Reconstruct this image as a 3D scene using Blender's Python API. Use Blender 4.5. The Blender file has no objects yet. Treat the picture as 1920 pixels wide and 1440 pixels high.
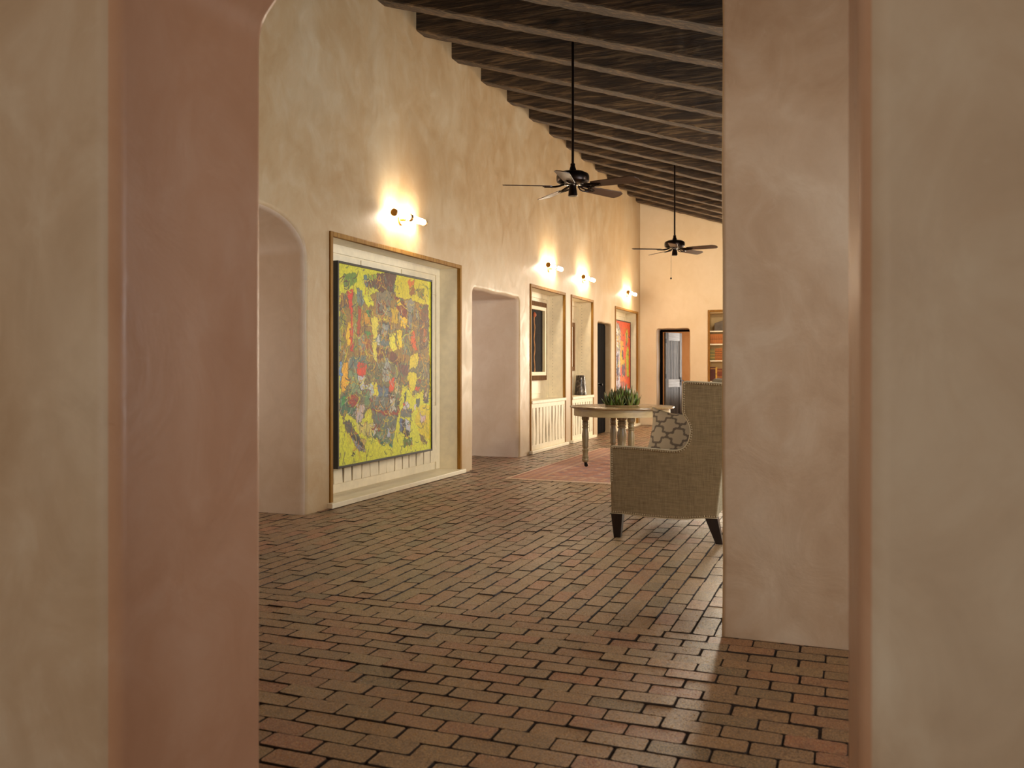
import bpy, bmesh, math, random
import numpy as np
from mathutils import Vector, Matrix
from mathutils.geometry import tessellate_polygon

random.seed(7); np.random.seed(7)
PI = math.pi
SC = bpy.context.scene
COL = SC.collection

# ------------------------------------------------------------------ camera, world, exposure
EYE = 1.24
YAW = math.atan(635 / 1645)
cam_data = bpy.data.cameras.new('camera'); cam = bpy.data.objects.new('camera', cam_data); COL.objects.link(cam)
cam.location = (0, 0, EYE); cam.rotation_euler = (PI / 2, 0, YAW)
cam_data.sensor_width = 36; cam_data.lens = 1645 * 36 / 1920
cam_data.shift_y = -30 / 1920
cam_data.clip_start = 0.05; cam_data.clip_end = 200
cam_data.dof.use_dof = True; cam_data.dof.focus_distance = 8.5; cam_data.dof.aperture_fstop = 4.5
SC.camera = cam

SC.view_settings.view_transform = 'Standard'; SC.view_settings.look = 'None'
SC.view_settings.gamma = 1; SC.view_settings.use_curve_mapping = False
SC.view_settings.exposure = 0.25

world = bpy.data.worlds.new('sky'); SC.world = world; world.use_nodes = True
wn = world.node_tree.nodes; wn.clear()
wo = wn.new('ShaderNodeOutputWorld'); wb = wn.new('ShaderNodeBackground')
sky = wn.new('ShaderNodeTexSky'); sky.sky_type = 'HOSEK_WILKIE'; sky.sun_direction = (0.3, 0.4, 0.7); sky.turbidity = 3
world.node_tree.links.new(sky.outputs[0], wb.inputs[0]); world.node_tree.links.new(wb.outputs[0], wo.inputs[0])
wb.inputs[1].default_value = 1.0

DAY = (0.80, 0.90, 1.0); WARM = (1.0, 0.80, 0.55); NEUT = (1.0, 0.93, 0.84)

def area(name, loc, rot, sx, sy, watts, color, spread=PI):
    l = bpy.data.lights.new(name, 'AREA'); l.shape = 'RECTANGLE'; l.size = sx; l.size_y = sy
    l.energy = watts; l.color = color; l.spread = spread
    o = bpy.data.objects.new(name, l); COL.objects.link(o); o.location = loc; o.rotation_euler = rot
    return o
# daylight at the window openings, plus added unseen fill lamps as marked
area('daylight_far_window', (-1.1, 18.84, 1.75), (-PI / 2, 0, 0), 1.3, 2.6, 300, (1.0, 0.86, 0.66))          # faces -Y
area('daylight_side_window_near', (2.24, 6.2, 1.75), (0, PI / 2, 0), 1.6, 2.6, 180, (.80, .90, 1.0))                     # faces -X
area('warm_side_fill_middle', (2.24, 11.6, 1.45), (0, PI / 2 - .3, 0), 2.0, 2.6, 22, (1.0, .80, .55))  # added warm fill at an unseen window, not daylight
area('warm_side_fill_far', (2.24, 15.8, 1.45), (0, PI / 2 - .3, 0), 2.0, 2.6, 45, (1.0, 0.80, 0.56))  # added warm fill at an unseen window, brightens the far end
area('ceiling_wash_lamp', (-1.0, 16.0, 3.3), (math.radians(62), 0, math.radians(10)), 1.2, .5, 40, (1.0, .92, .78))  # added fill without a fixture, brightens the far wall
area('far_zone_fill', (1.1, 9.0, 2.75), (math.radians(74), 0, math.radians(31)), 1.4, .6, 135, (1.0, .90, .74))  # added unseen fill, lifts the niche sides and far wall
area('passage_fill_near', (-6.4, 5.0, 1.3), (0, -PI / 2, math.radians(25)), 1.2, .9, 16, (1, .93, .86))  # added fill, no window in the passage; brightens the arch jamb
area('passage_fill_far', (-6.4, 9.9, 1.3), (0, -PI / 2, math.radians(25)), 1.2, .9, 16, (.97, .94, .95))  # same kind of added fill for the second passage
area('hall_side_fill', (2.24, 3.0, 1.6), (0, PI / 2, 0), 1.6, 1.4, 30, (1.0, .97, .95))  # added fill at an unseen hall window, lifts pier and jamb
area('back_room_light', (-1.2, -3.44, 1.6), (PI / 2, 0, 0), 3.0, 2.0, 64, (1.0, 0.89, 0.74))            # faces +Y; unseen source behind the camera, no opening built
area('hall_top_fill', (-1.9, 3.0, 3.6), (0, 0, 0), 0.5, 0.5, 9, (1.0, 0.93, 0.84))  # added overhead fill for the hall, no fixture there

# ------------------------------------------------------------------ helpers
def lin(c):
    r = []
    for v in c[:3]:
        v = v / 255.0
        r.append(v / 12.92 if v <= 0.04045 else ((v + 0.055) / 1.055) ** 2.4)
    return tuple(r) + (1.0,)

def tag(o, label=None, cat=None, group=None, kind=None):
    if label: o['label'] = label
    if cat: o['category'] = cat
    if group: o['group'] = group
    if kind: o['kind'] = kind
    return o

def thing(name, label, cat, loc=(0, 0, 0), rz=0, group=None):
    o = bpy.data.objects.new(name, None); COL.objects.link(o)
    o.empty_display_size = 0.1; o.location = loc; o.rotation_euler = (0, 0, rz)
    return tag(o, label, cat, group)

def copy_tree(o, parent=None):
    c = o.copy(); COL.objects.link(c); c.parent = parent
    for ch in list(o.children): copy_tree(ch, c)
    return c

class MB:
    """collects verts / faces of one mesh"""
    def __init__(s): s.v = []; s.f = []; s.m = []; s.cm = 0
    def add(s, vs, fs):
        b = len(s.v); s.v += [tuple(p) for p in vs]
        for f in fs: s.f.append(tuple(b + i for i in f)); s.m.append(s.cm)
        return s
    def box(s, x0, x1, y0, y1, z0, z1, M=None):
        vs = [Vector((x, y, z)) for z in (z0, z1) for y in (y0, y1) for x in (x0, x1)]
        if M: vs = [M @ v for v in vs]
        return s.add(vs, [(0, 2, 3, 1), (4, 5, 7, 6), (0, 1, 5, 4), (2, 6, 7, 3), (0, 4, 6, 2), (1, 3, 7, 5)])
    def prism(s, poly, a, b, fn):
        """poly of (u,v); extruded from a to b; fn(u,v,w)->xyz"""
        n = len(poly)
        vs = [fn(u, v, a) for u, v in poly] + [fn(u, v, b) for u, v in poly]
        return s.add(vs, [tuple(range(n))[::-1], tuple(range(n, 2 * n))] + [(i, (i + 1) % n, n + (i + 1) % n, n + i) for i in range(n)])
    def lathe(s, prof, n=24, c=(0, 0, 0), M=None):
        vs = []; fs = []
        for r, z in prof:
            for k in range(n):
                a = 2 * PI * k / n; p = Vector((c[0] + r * math.cos(a), c[1] + r * math.sin(a), c[2] + z))
                vs.append(M @ p if M else p)
        for i in range(len(prof) - 1):
            for k in range(n):
                fs.append((i * n + k, i * n + (k + 1) % n, (i + 1) * n + (k + 1) % n, (i + 1) * n + k))
        fs.append(tuple(range(n))[::-1]); fs.append(tuple((len(prof) - 1) * n + k for k in range(n)))
        return s.add(vs, fs)
    def tube(s, pts, r, n=8):
        pts = [Vector(p) for p in pts]; rs = r if isinstance(r, (list, tuple)) else [r] * len(pts)
        vs = []; fs = []
        for i, p in enumerate(pts):
            t = (pts[min(i + 1, len(pts) - 1)] - pts[max(i - 1, 0)]).normalized()
            u = t.orthogonal().normalized() if i == 0 else (u - t * u.dot(t)).normalized()
            w = t.cross(u)
            for k in range(n):
                a = 2 * PI * k / n; vs.append(p + (u * math.cos(a) + w * math.sin(a)) * rs[i])
        for i in range(len(pts) - 1):
            for k in range(n):
                fs.append((i * n + k, i * n + (k + 1) % n, (i + 1) * n + (k + 1) % n, (i + 1) * n + k))
        fs.append(tuple(range(n))[::-1]); fs.append(tuple((len(pts) - 1) * n + k for k in range(n)))
        return s.add(vs, fs)
    def build(s, name, mats, parent=None, smooth=False, bevel=0, seg=2, loc=None, fix=True):
        me = bpy.data.meshes.new(name); me.from_pydata(s.v, [], s.f)
        if not isinstance(mats, (list, tuple)): mats = [mats]
        for m in mats: me.materials.append(m)
        me.polygons.foreach_set('material_index', s.m)
        if fix:
            bm = bmesh.new(); bm.from_mesh(me); bmesh.ops.recalc_face_normals(bm, faces=bm.faces); bm.to_mesh(me); bm.free()
        o = bpy.data.objects.new(name, me); COL.objects.link(o)
        if parent: o.parent = parent
        if loc: o.location = loc
        if smooth:
            for p in me.polygons: p.use_smooth = True
            if smooth != 'all':
                me.set_sharp_from_angle(angle=math.radians(38))
        if bevel:
            b = o.modifiers.new('bevel', 'BEVEL'); b.width = bevel; b.segments = seg; b.limit_method = 'ANGLE'; b.angle_limit = math.radians(40)
            b.harden_normals = False
        return o

def grid_mesh(name, nu, nv, fn, mat, parent=None, colors=None, smooth=True):
    """grid of (nu x nv) verts; fn(u,v)->xyz with u,v arrays in 0..1; colors (nv,nu,3) linear"""
    U, V = np.meshgrid(np.linspace(0, 1, nu), np.linspace(0, 1, nv))
    X, Y, Z = fn(U, V)
    co = np.stack([X + 0 * U, Y + 0 * U, Z + 0 * U], -1).reshape(-1, 3)
    idx = np.arange(nu * nv).reshape(nv, nu)
    f = np.stack([idx[:-1, :-1], idx[:-1, 1:], idx[1:, 1:], idx[1:, :-1]], -1).reshape(-1, 4)
    me = bpy.data.meshes.new(name); me.from_pydata(co.tolist(), [], f.tolist()); me.materials.append(mat)
    if colors is not None:
        a = me.color_attributes.new('paint', 'FLOAT_COLOR', 'POINT')
        c = np.concatenate([colors.reshape(-1, 3), np.ones((nu * nv, 1))], 1).astype(np.float32)
        a.data.foreach_set('color', c.ravel())
    if smooth: me.polygons.foreach_set('use_smooth', [True] * len(me.polygons))
    o = bpy.data.objects.new(name, me); COL.objects.link(o)
    if parent: o.parent = parent
    return o

# ------------------------------------------------------------------ materials
class NT:
    def __init__(s, name):
        s.m = bpy.data.materials.new(name); s.m.use_nodes = True; s.t = s.m.node_tree
        s.b = s.t.nodes['Principled BSDF']; s.o = s.t.nodes['Material Output']; s._c = None
    def n(s, typ, **kw):
        x = s.t.nodes.new(typ)
        for k, v in kw.items():
            if k in x.inputs: x.inputs[k].default_value = v
            else: setattr(x, k, v)
        return x
    def l(s, a, b): s.t.links.new(a, b)
    def coord(s, scale=(1, 1, 1), kind='Object', rot=(0, 0, 0)):
        if s._c is None: s._c = s.n('ShaderNodeTexCoord')
        mp = s.n('ShaderNodeMapping'); mp.inputs['Scale'].default_value = scale; mp.inputs['Rotation'].default_value = rot
        s.l(s._c.outputs[kind], mp.inputs[0]); return mp.outputs[0]
    def noise(s, scale, detail=4, rough=.55, sc=(1, 1, 1), dist=0, kind='Object'):
        x = s.n('ShaderNodeTexNoise', Scale=scale, Detail=detail, Roughness=rough, Distortion=dist)
        s.l(s.coord(sc, kind), x.inputs['Vector']); return x.outputs['Fac']
    def ramp(s, fac, stops):
        r = s.n('ShaderNodeValToRGB'); e = r.color_ramp.elements
        while len(e) < len(stops): e.new(0.5)
        for q, (p, c) in zip(e, stops): q.position = p; q.color = c if len(c) == 4 else tuple(c) + (1,)
        s.l(fac, r.inputs[0]); return r.outputs[0]
    def mix(s, a, b, fac, mode='MIX'):
        x = s.n('ShaderNodeMix', data_type='RGBA', blend_type=mode)
        for sock, v in ((x.inputs[0], fac), (x.inputs[6], a), (x.inputs[7], b)):
            if isinstance(v, (int, float, tuple)): sock.default_value = v
            else: s.l(v, sock)
        return x.outputs[2]
    def mapr(s, v, a, b, c, d):
        x = s.n('ShaderNodeMapRange'); s.l(v, x.inputs[0])
        for i, q in enumerate((a, b, c, d)): x.inputs[i + 1].default_value = q
        return x.outputs[0]
    def math(s, op, a, b=0.0):
        x = s.n('ShaderNodeMath', operation=op)
        for i, v in enumerate((a, b)):
            if isinstance(v, (int, float)): x.inputs[i].default_value = v
            else: s.l(v, x.inputs[i])
        return x.outputs[0]
    def color(s, v):
        if isinstance(v, tuple): s.b.inputs['Base Color'].default_value = v
        else: s.l(v, s.b.inputs['Base Color'])
    def rough(s, v):
        if isinstance(v, (int, float)): s.b.inputs['Roughness'].default_value = v
        else: s.l(v, s.b.inputs['Roughness'])
    def bump(s, h, strength=.3, dist=.01):
        x = s.n('ShaderNodeBump', Strength=strength, Distance=dist); s.l(h, x.inputs['Height']); s.l(x.outputs[0], s.b.inputs['Normal'])

def mat_plaster(name, dark, mid, light, rough=.42):
    t = NT(name)
    big = t.noise(0.9, 6, .6, (1, 1, .7), .6); med = t.noise(4.5, 6, .62, (1, 1, .8), .8); fine = t.noise(30, 5, .6)
    c = t.ramp(big, [(.30, lin(dark)), (.5, lin(mid)), (.70, lin(light))])
    c2 = t.ramp(med, [(.32, lin(dark)), (.52, lin(mid)), (.72, lin(light))])
    c = t.mix(c, c2, .38)
    scr = t.noise(9, 8, .7, (1, 1, 1), 2.2)
    c = t.mix(c, lin(light), t.mapr(scr, .60, .80, 0, .35))
    t.color(c)
    t.rough(t.mapr(med, .3, .7, rough - .07, rough + .12))
    t.b.inputs['Specular IOR Level'].default_value = .42
    h = t.math('ADD', t.math('MULTIPLY', med, .8), t.math('MULTIPLY', fine, .12))
    t.bump(h, .16, .03)
    return t.m

def mat_simple(name, rgb, rough=.5, metal=0, bump=None, var=0):
    t = NT(name)
    if var:
        n = t.noise(12, 5, .6)
        a = lin(tuple(max(0, x * (1 - var)) for x in rgb)); b = lin(tuple(min(255, x * (1 + var)) for x in rgb))
        t.color(t.ramp(n, [(.3, a), (.7, b)]))
    else: t.color(lin(rgb))
    t.rough(rough); t.b.inputs['Metallic'].default_value = metal
    if bump: t.bump(t.noise(bump[0], 4), bump[1], .01)
    return t.m

def mat_wood(name, a, b, c, axis='y', rough=.5, scale=1.0, bump=.25, knots=False):
    t = NT(name)
    st = {'x': (.06, 1, 1), 'y': (1, .06, 1), 'z': (1, 1, .06)}[axis]
    st = tuple(q * scale for q in st)
    g = t.noise(22, 7, .65, st, 1.2); g2 = t.noise(90, 4, .6, st, .3); w = t.noise(3, 3, .5)
    col = t.ramp(g, [(.28, lin(a)), (.5, lin(b)), (.74, lin(c))])
    col = t.mix(col, lin(a), t.mapr(g2, .50, .72, 0, .5))
    col = t.mix(col, lin(a), t.mapr(w, .5, .75, 0, .35))
    if knots:
        v = t.n('ShaderNodeTexVoronoi', Scale=2.2); t.l(t.coord({'x': (.5, 1, 1), 'y': (1, .5, 1), 'z': (1, 1, .5)}[axis]), v.inputs['Vector'])
        col = t.mix(col, lin((12, 9, 7)), t.mapr(v.outputs['Distance'], .05, .12, .9, 0))
    t.color(col); t.rough(rough); t.bump(t.math('ADD', g, t.math('MULTIPLY', g2, .6)), bump, .01)
    return t.m

def mat_paint_attr(name, rough=.4, bump=.5, scr=.25, attr='paint'):
    t = NT(name)
    a = t.n('ShaderNodeAttribute', attribute_name=attr)
    n1 = t.noise(60, 8, .7, (1, 1, 1), 1.5); n2 = t.noise(160, 5, .7, (1, 1, .5), 1.0)
    c = t.mix(a.outputs['Color'], lin((60, 50, 38)), t.mapr(n1, .56, .72, 0, scr))
    c = t.mix(c, lin((235, 225, 160)), t.mapr(n2, .62, .8, 0, scr * .7))
    t.color(c); t.rough(rough)
    if bump: t.bump(t.math('ADD', n1, t.math('MULTIPLY', n2, .5)), bump, .008)
    return t.m

def mat_brick():
    t = NT('brick_paver')
    a = t.n('ShaderNodeAttribute', attribute_name='brick')
    sp = t.noise(150, 6, .8, (1, 1, 1)); st = t.noise(70, 6, .7, (1, 1, 1), 1.6); bl = t.noise(9, 5, .6)
    c = t.mix(a.outputs['Color'], lin((218, 176, 124)), t.mapr(sp, .47, .56, 0, .62))
    c = t.mix(c, lin((48, 34, 24)), t.mapr(st, .50, .64, 0, .72))
    c = t.mix(c, lin((60, 44, 34)), t.mapr(bl, .55, .75, 0, .35))
    t.color(c)
    t.rough(t.mapr(st, .35, .7, .22, .45)); t.b.inputs['Specular IOR Level'].default_value = .75
    t.bump(t.math('ADD', t.math('MULTIPLY', sp, .6), st), .75, .006)
    return t.m

def mat_weave():
    t = NT('woven_linen')
    w1 = t.n('ShaderNodeTexWave', Scale=95, Distortion=3.0, Detail=2); w1.inputs['Detail Scale'].default_value = .6
    w1.bands_direction = 'X'; t.l(t.coord((1, 1, .02)), w1.inputs['Vector'])
    w2 = t.n('ShaderNodeTexWave', Scale=95, Distortion=3.0, Detail=2); w2.bands_direction = 'Z'; t.l(t.coord((.02, .02, 1)), w2.inputs['Vector'])
    nx = t.noise(260, 3, .6, (1, 1, .05)); nz = t.noise(260, 3, .6, (.05, .05, 1)); big = t.noise(5, 4)
    c = t.ramp(nx, [(.35, lin((104, 86, 58))), (.65, lin((156, 136, 100)))])
    c2 = t.ramp(nz, [(.35, lin((100, 82, 56))), (.65, lin((158, 138, 102)))])
    c = t.mix(c, c2, .5); wv = t.math('MULTIPLY', w1.outputs['Fac'], w2.outputs['Fac'])
    c = t.mix(c, lin((104, 84, 56)), t.mapr(wv, 0, .5, .35, 0)); c = t.mix(c, lin((150, 128, 92)), t.mapr(big, .4, .7, 0, .3))
    t.color(c); t.rough(.85); t.bump(t.math('ADD', nx, nz), .3, .004)
    return t.m

M = {}
M['plaster'] = mat_plaster('warm_plaster', (178, 142, 98), (192, 162, 122), (206, 186, 154))
M['plaster_far'] = mat_plaster('smooth_cream_plaster', (226, 200, 158), (232, 208, 170), (238, 216, 182))
M['plaster_tan'] = mat_plaster('tan_plaster', (168, 140, 112), (194, 171, 146), (218, 206, 188), .5)
M['plaster_warm_lit'] = mat_plaster('tan_plaster_warm_lit', (182, 138, 108), (196, 154, 124), (208, 174, 148), .34)  # tan plaster; the warm light on the arch reveals is put into this colour
M['plaster_clay'] = mat_plaster('clay_plaster', (196, 168, 138), (210, 184, 156), (220, 200, 176), .5)
M['plaster_orange'] = mat_plaster('ochre_plaster', (176, 116, 62), (188, 128, 72), (200, 142, 84), .5)
M['brick'] = mat_brick()
M['mortar'] = mat_simple('dark_joint', (46, 34, 26), .9, bump=(60, .5))
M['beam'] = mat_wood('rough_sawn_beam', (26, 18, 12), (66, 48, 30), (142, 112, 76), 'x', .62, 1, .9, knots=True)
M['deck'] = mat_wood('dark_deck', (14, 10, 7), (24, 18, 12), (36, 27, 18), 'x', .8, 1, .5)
M['oak'] = mat_wood('golden_oak', (118, 76, 22), (152, 106, 38), (176, 132, 60), 'z', .6, 1, .12); M['oak'].node_tree.nodes['Principled BSDF'].inputs['Specular IOR Level'].default_value = .25
M['cream'] = mat_simple('cream_paint', (240, 226, 194), .45, var=.03)
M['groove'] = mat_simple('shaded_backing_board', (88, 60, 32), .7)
M['black'] = mat_simple('black_frame', (26, 22, 22), .45)
M['bronze'] = mat_simple('dark_bronze', (34, 24, 20), .28, .85)
M['brass'] = mat_simple('aged_brass', (176, 132, 62), .32, .9)
M['darkwood'] = mat_wood('espresso_wood', (18, 10, 8), (34, 20, 15), (50, 30, 22), 'z', .3, 1, .08)
M['doorwood'] = mat_wood('weathered_door_wood', (34, 27, 22), (80, 70, 58), (140, 126, 106), 'z', .45, 1.2, .6)
M['doordark'] = mat_wood('dark_stained_door', (7, 5, 4), (14, 10, 8), (24, 17, 13), 'z', .8, 1, .3); M['doordark'].node_tree.nodes['Principled BSDF'].inputs['Specular IOR Level'].default_value = .04
M['tablewood'] = mat_wood('whitewashed_wood', (92, 76, 48), (132, 114, 78), (162, 144, 104), 'z', .42, .8, .2)
M['apronwood'] = mat_wood('whitewashed_apron', (150, 128, 88), (172, 150, 108), (190, 170, 128), 'x', .45, .3, .1)
M['tabletop'] = mat_wood('whitewashed_top', (104, 80, 50), (142, 116, 78), (170, 146, 104), 'x', .25, .6, .1)
M['blade'] = mat_wood('fan_blade_wood', (50, 32, 22), (74, 50, 36), (92, 66, 48), 'x', .35, 1, .05)
M['weave'] = mat_weave()
M['nail'] = mat_simple('nickel_nailhead', (190, 176, 150), .3, .9)
M['piping'] = mat_simple('pale_welt', (200, 186, 156), .8)
M['iron'] = mat_simple('black_iron', (18, 15, 14), .4, .6)
M['plate'] = mat_simple('brushed_metal_plate', (170, 166, 160), .35, .7, var=.08)
M['gold_frame'] = mat_wood('gilded_wood', (74, 44, 14), (108, 70, 26), (136, 94, 42), 'z', .8, 1, .1); M['gold_frame'].node_tree.nodes['Principled BSDF'].inputs['Specular IOR Level'].default_value = .15
M['slip'] = mat_simple('cream_slip', (226, 204, 158), .5)
M['linerw'] = mat_simple('white_paper', (232, 222, 200), .6)
t = NT('lamp_glass'); t.b.inputs['Emission Color'].default_value = (1.0, .87, .68, 1); t.b.inputs['Emission Strength'].default_value = 85
t.color((1, .95, .85, 1)); M['glow'] = t.m
t = NT('glazed_pot'); n = t.noise(16, 5, .7, (1, 1, .6), 1.5)
t.color(t.ramp(n, [(.35, lin((22, 16, 13))), (.5, lin((54, 42, 32))), (.64, lin((120, 108, 94)))])); t.rough(.2); t.b.inputs['Metallic'].default_value = .15
t.bump(n, .4, .01); M['pot'] = t.m
t = NT('succulent_leaf'); a = t.n('ShaderNodeAttribute', attribute_name='leaf'); n = t.noise(40, 4)
t.color(t.mix(a.outputs['Color'], lin((52, 60, 24)), t.mapr(n, .45, .7, 0, .5))); t.rough(.4); M['leaf'] = t.m
t = NT('painted_slate'); n = t.noise(22, 8, .7, (1, 1, .5), 1)
t.color(t.ramp(n, [(.3, lin((26, 23, 22))), (.6, lin((46, 41, 38))), (.8, lin((66, 60, 54)))])); t.rough(.9); t.b.inputs['Specular IOR Level'].default_value = .2; M['slate'] = t.m

# ------------------------------------------------------------------ wall builder
def arc(cx, cy, rx, ry, a0, a1, n):
    return [(cx + rx * math.cos(math.radians(a0 + (a1 - a0) * i / n)), cy + ry * math.sin(math.radians(a0 + (a1 - a0) * i / n))) for i in range(n + 1)]

def rect_path(u0, u1, top, rc=.05, wob=0.0):
    """open path from floor at u0 up, over, and down to floor at u1 (rounded head corners)"""
    p = []
    n = 10
    for i in range(n): p.append((u0 + wob * math.sin(i * 1.7 + u0), (top - rc) * i / n))
    p += arc(u0 + rc, top - rc, rc, rc, 180, 90, 5)
    for i in range(1, n): p.append((u0 + rc + (u1 - u0 - 2 * rc) * i / n, top + wob * math.sin(i * 1.3 + u1)))
    p += arc(u1 - rc, top - rc, rc, rc, 90, 0, 5)
    for i in range(n - 1, -1, -1): p.append((u1 + wob * math.sin(i * 1.9 + u1), (top - rc) * i / n))
    return p

def arch_path(u0, u1, spring, rise, n=24, wob=0.0):
    p = [(u0, spring * i / 8) for i in range(8)]
    p += arc((u0 + u1) / 2, spring, (u1 - u0) / 2, rise, 180, 0, n)
    p += [(u1 + wob * math.sin(i * 1.9), spring * i / 8) for i in range(7, -1, -1)]
    return p

def wall(name, u0, u1, ztop_fn, openings, fn, mat, mat_reveal=None, cap=True):
    """plaster wall face with floor-level openings. openings: dict(path, r, depth, back, mat). fn(u, z, depth)->xyz"""
    outer = [(u0, 0.0)]
    mb = MB(); mats = [mat]
    for op in sorted(openings, key=lambda o: o['path'][0][0]):
        path = op['path']; r = op['r']; D = op['depth']
        if op.get('mat'):
            if op['mat'] not in mats: mats.append(op['mat'])
            mi = mats.index(op['mat'])
        else: mi = 0
        n = len(path); nor = []
        for i in range(n):
            a = Vector(path[max(i - 1, 0)]); b = Vector(path[min(i + 1, n - 1)]); d = (b - a).normalized()
            q = Vector((-d.y, d.x))          # path runs up-left side, across, down: left normal points outward
            if i in (0, n - 1): q = Vector((q.x, 0)).normalized()
            nor.append(q)
        K = 7 if r > 0 else 0
        rings = []
        for k in range(K + 1):
            if r > 0:
                th = PI / 2 * k / K; off = r * (1 - math.sin(th)); dep = r * (1 - math.cos(th))
            else: off = 0; dep = 0
            rings.append([(path[i][0] + nor[i].x * off, max(0, path[i][1] + nor[i].y * off), dep) for i in range(n)])
        outer += [(p[0], p[1]) for p in rings[0]]
        seq = rings + [[(p[0], p[1], D) for p in rings[-1]]]
        vs = [fn(*p) for ring in seq for p in ring]; fs = []
        mb.cm = 0
        for k in range(len(seq) - 1):
            mb.cm = mi if k >= K * .3 else 0
            b = len(mb.v)
            mb.add([fn(*p) for p in seq[k]] + [fn(*p) for p in seq[k + 1]], [(i, i + 1, n + i + 1, n + i) for i in range(n - 1)])
        if op.get('back'):
            mb.cm = mi; mb.add([fn(*p) for p in seq[-1]], [tuple(range(n))])
    mb.cm = 0
    outer.append((u1, 0.0)); outer.append((u1, ztop_fn(u1))); outer.append((u0, ztop_fn(u0)))
    # drop duplicates
    clean = [outer[0]]
    for p in outer[1:]:
        if (Vector(p) - Vector(clean[-1])).length > 1e-5: clean.append(p)
    tris = tessellate_polygon([[Vector((p[0], p[1], 0)) for p in clean]])
    mb.add([fn(p[0], p[1], 0) for p in clean], [tuple(t_) for t_ in tris])
    # merge strips (not the flat face) so the rounding shades smoothly
    o = mb.build(name, mats, fix=False)
    me = o.data; bm = bmesh.new(); bm.from_mesh(me)
    flat = set(f for f in list(bm.faces)[-len(tris):])
    bmesh.ops.remove_doubles(bm, verts=bm.verts, dist=1e-5)
    bmesh.ops.recalc_face_normals(bm, faces=bm.faces)
    for f in bm.faces: f.smooth = True
    bm.to_mesh(me); bm.free(); me.set_sharp_from_angle(angle=math.radians(30))
    tag(o, kind='structure')
    return o
def slab(name, x0, x1, y0, y1, z0, z1, mat, parent=None, kind='structure', bevel=0):
    o = MB().box(x0, x1, y0, y1, z0, z1).build(name, mat, parent, bevel=bevel)
    if not parent: tag(o, kind=kind)
    return o

# ================================================================== THE SETTING
LX = -4.29                                    # plane of the long left wall
flat = lambda v: (lambda u: v)
lw = wall('wall_left', 4.58, 18.88, flat(5.45), [
    dict(path=arch_path(5.02, 6.26, 2.19, .31, wob=.005), r=.055, depth=1.0, mat=M['plaster_clay']),
    dict(path=rect_path(6.64, 9.44, 2.45, .008), r=.008, depth=.31, back=True, mat=M['cream']),
    dict(path=rect_path(9.81, 11.38, 2.20, .05, .006), r=.055, depth=1.0, mat=M['plaster_clay']),
    dict(path=rect_path(11.83, 13.50, 2.45, .008), r=.008, depth=.31, back=True, mat=M['cream']),
    dict(path=rect_path(13.80, 15.14, 2.45, .008), r=.008, depth=.31, back=True, mat=M['cream']),
    dict(path=rect_path(15.46, 16.42, 2.08, .05, .005), r=.04, depth=.20, mat=M['plaster'], back=True),
    dict(path=rect_path(16.69, 18.66, 2.45, .008), r=.008, depth=.31, back=True, mat=M['cream']),
], lambda u, z, d: (LX - d, u, z), M['plaster'])
wall('wall_far', -6.6, 2.3, flat(5.45), [
    dict(path=rect_path(-3.925, -3.22, 2.085, .05, .004), r=.03, depth=.42, mat=M['plaster']),
    dict(path=rect_path(-2.83, -1.95, 2.47, .008), r=.008, depth=.34, back=True, mat=M['cream']),
    dict(path=rect_path(-1.78, -0.42, 3.05, .03), r=.03, depth=.30, mat=M['plaster']),
], lambda u, z, d: (u, 18.88 + d, z), M['plaster_far'])
wall('wall_right', -3.5, 19.2, flat(5.45), [
    dict(path=rect_path(2.3, 3.7, 2.4, .03), r=.03, depth=.3),
    dict(path=rect_path(4.9, 7.5, 2.5, .03), r=.03, depth=.3),
    dict(path=rect_path(10.3, 12.9, 2.5, .03), r=.03, depth=.3),
    dict(path=rect_path(14.5, 17.1, 2.5, .03), r=.03, depth=.3),
], lambda u, z, d: (2.3 + d, u, z), M['plaster'])
# wall between hall and long room (its left-hand end is the pier on the right of the picture)
pier = rect_path(-3.9, -0.556, 3.6, .06, .003)
wall('wall_middle', -6.6, 2.3, flat(5.45), [dict(path=pier, r=.022, depth=.22, mat=M['plaster'])], lambda u, z, d: (u, 4.13 + d, z), M['plaster_tan'])
wall('wall_middle', -4.29, 2.3, flat(5.45), [dict(path=pier[:], r=.03, depth=.23)], lambda u, z, d: (u, 4.58 - d, z), M['plaster'])
# near wall with the arched opening the camera looks through
half = [(-1.455, 2.075 * i / 12) for i in range(13)] + [(-1.453, 2.105), (-1.446, 2.133), (-1.432, 2.158), (-1.395, 2.20), (-1.34, 2.255), (-1.25, 2.32), (-1.11, 2.385), (-.93, 2.43), (-.73, 2.445)]
near_path = half + [(-1.44 - x, z) for x, z in half[-2::-1]]
sk = lambda u, d: u + (0 if u < -.6 else (.022 + (u if False else 0) - .046 * (d - .0)))
wall('wall_near', -6.6, 2.3, flat(4.0), [dict(path=near_path, r=.045, depth=.25, mat=M['plaster_warm_lit'])], lambda u, z, d: (u + (-.002 - .036 * d if u > -.2 else .026 * d if u < -1.3 else 0), 1.42 + d, z), M['plaster_tan'])
wall('wall_near', -6.6, 2.3, flat(4.0), [dict(path=near_path[:], r=.03, depth=.25, mat=M['plaster_warm_lit'])], lambda u, z, d: (u + (-.020 + .036 * d if u > -.2 else .013 - .026 * d if u < -1.3 else 0), 1.92 - d, z), M['plaster'])
slab('wall_back', -4.0, 2.3, -3.62, -3.5, 0, 3.05, M['plaster_tan'])
slab('wall_side', -4.12, -4.0, -3.5, 1.43, 0, 3.05, M['plaster_tan'])
slab('wall_passage', -6.72, -6.6, 1.9, 22.0, 0, 4.0, M['plaster_clay'])
slab('ceiling', -4.12, 2.3, -3.62, 1.45, 3.0, 3.1, M['plaster_tan'])
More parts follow.
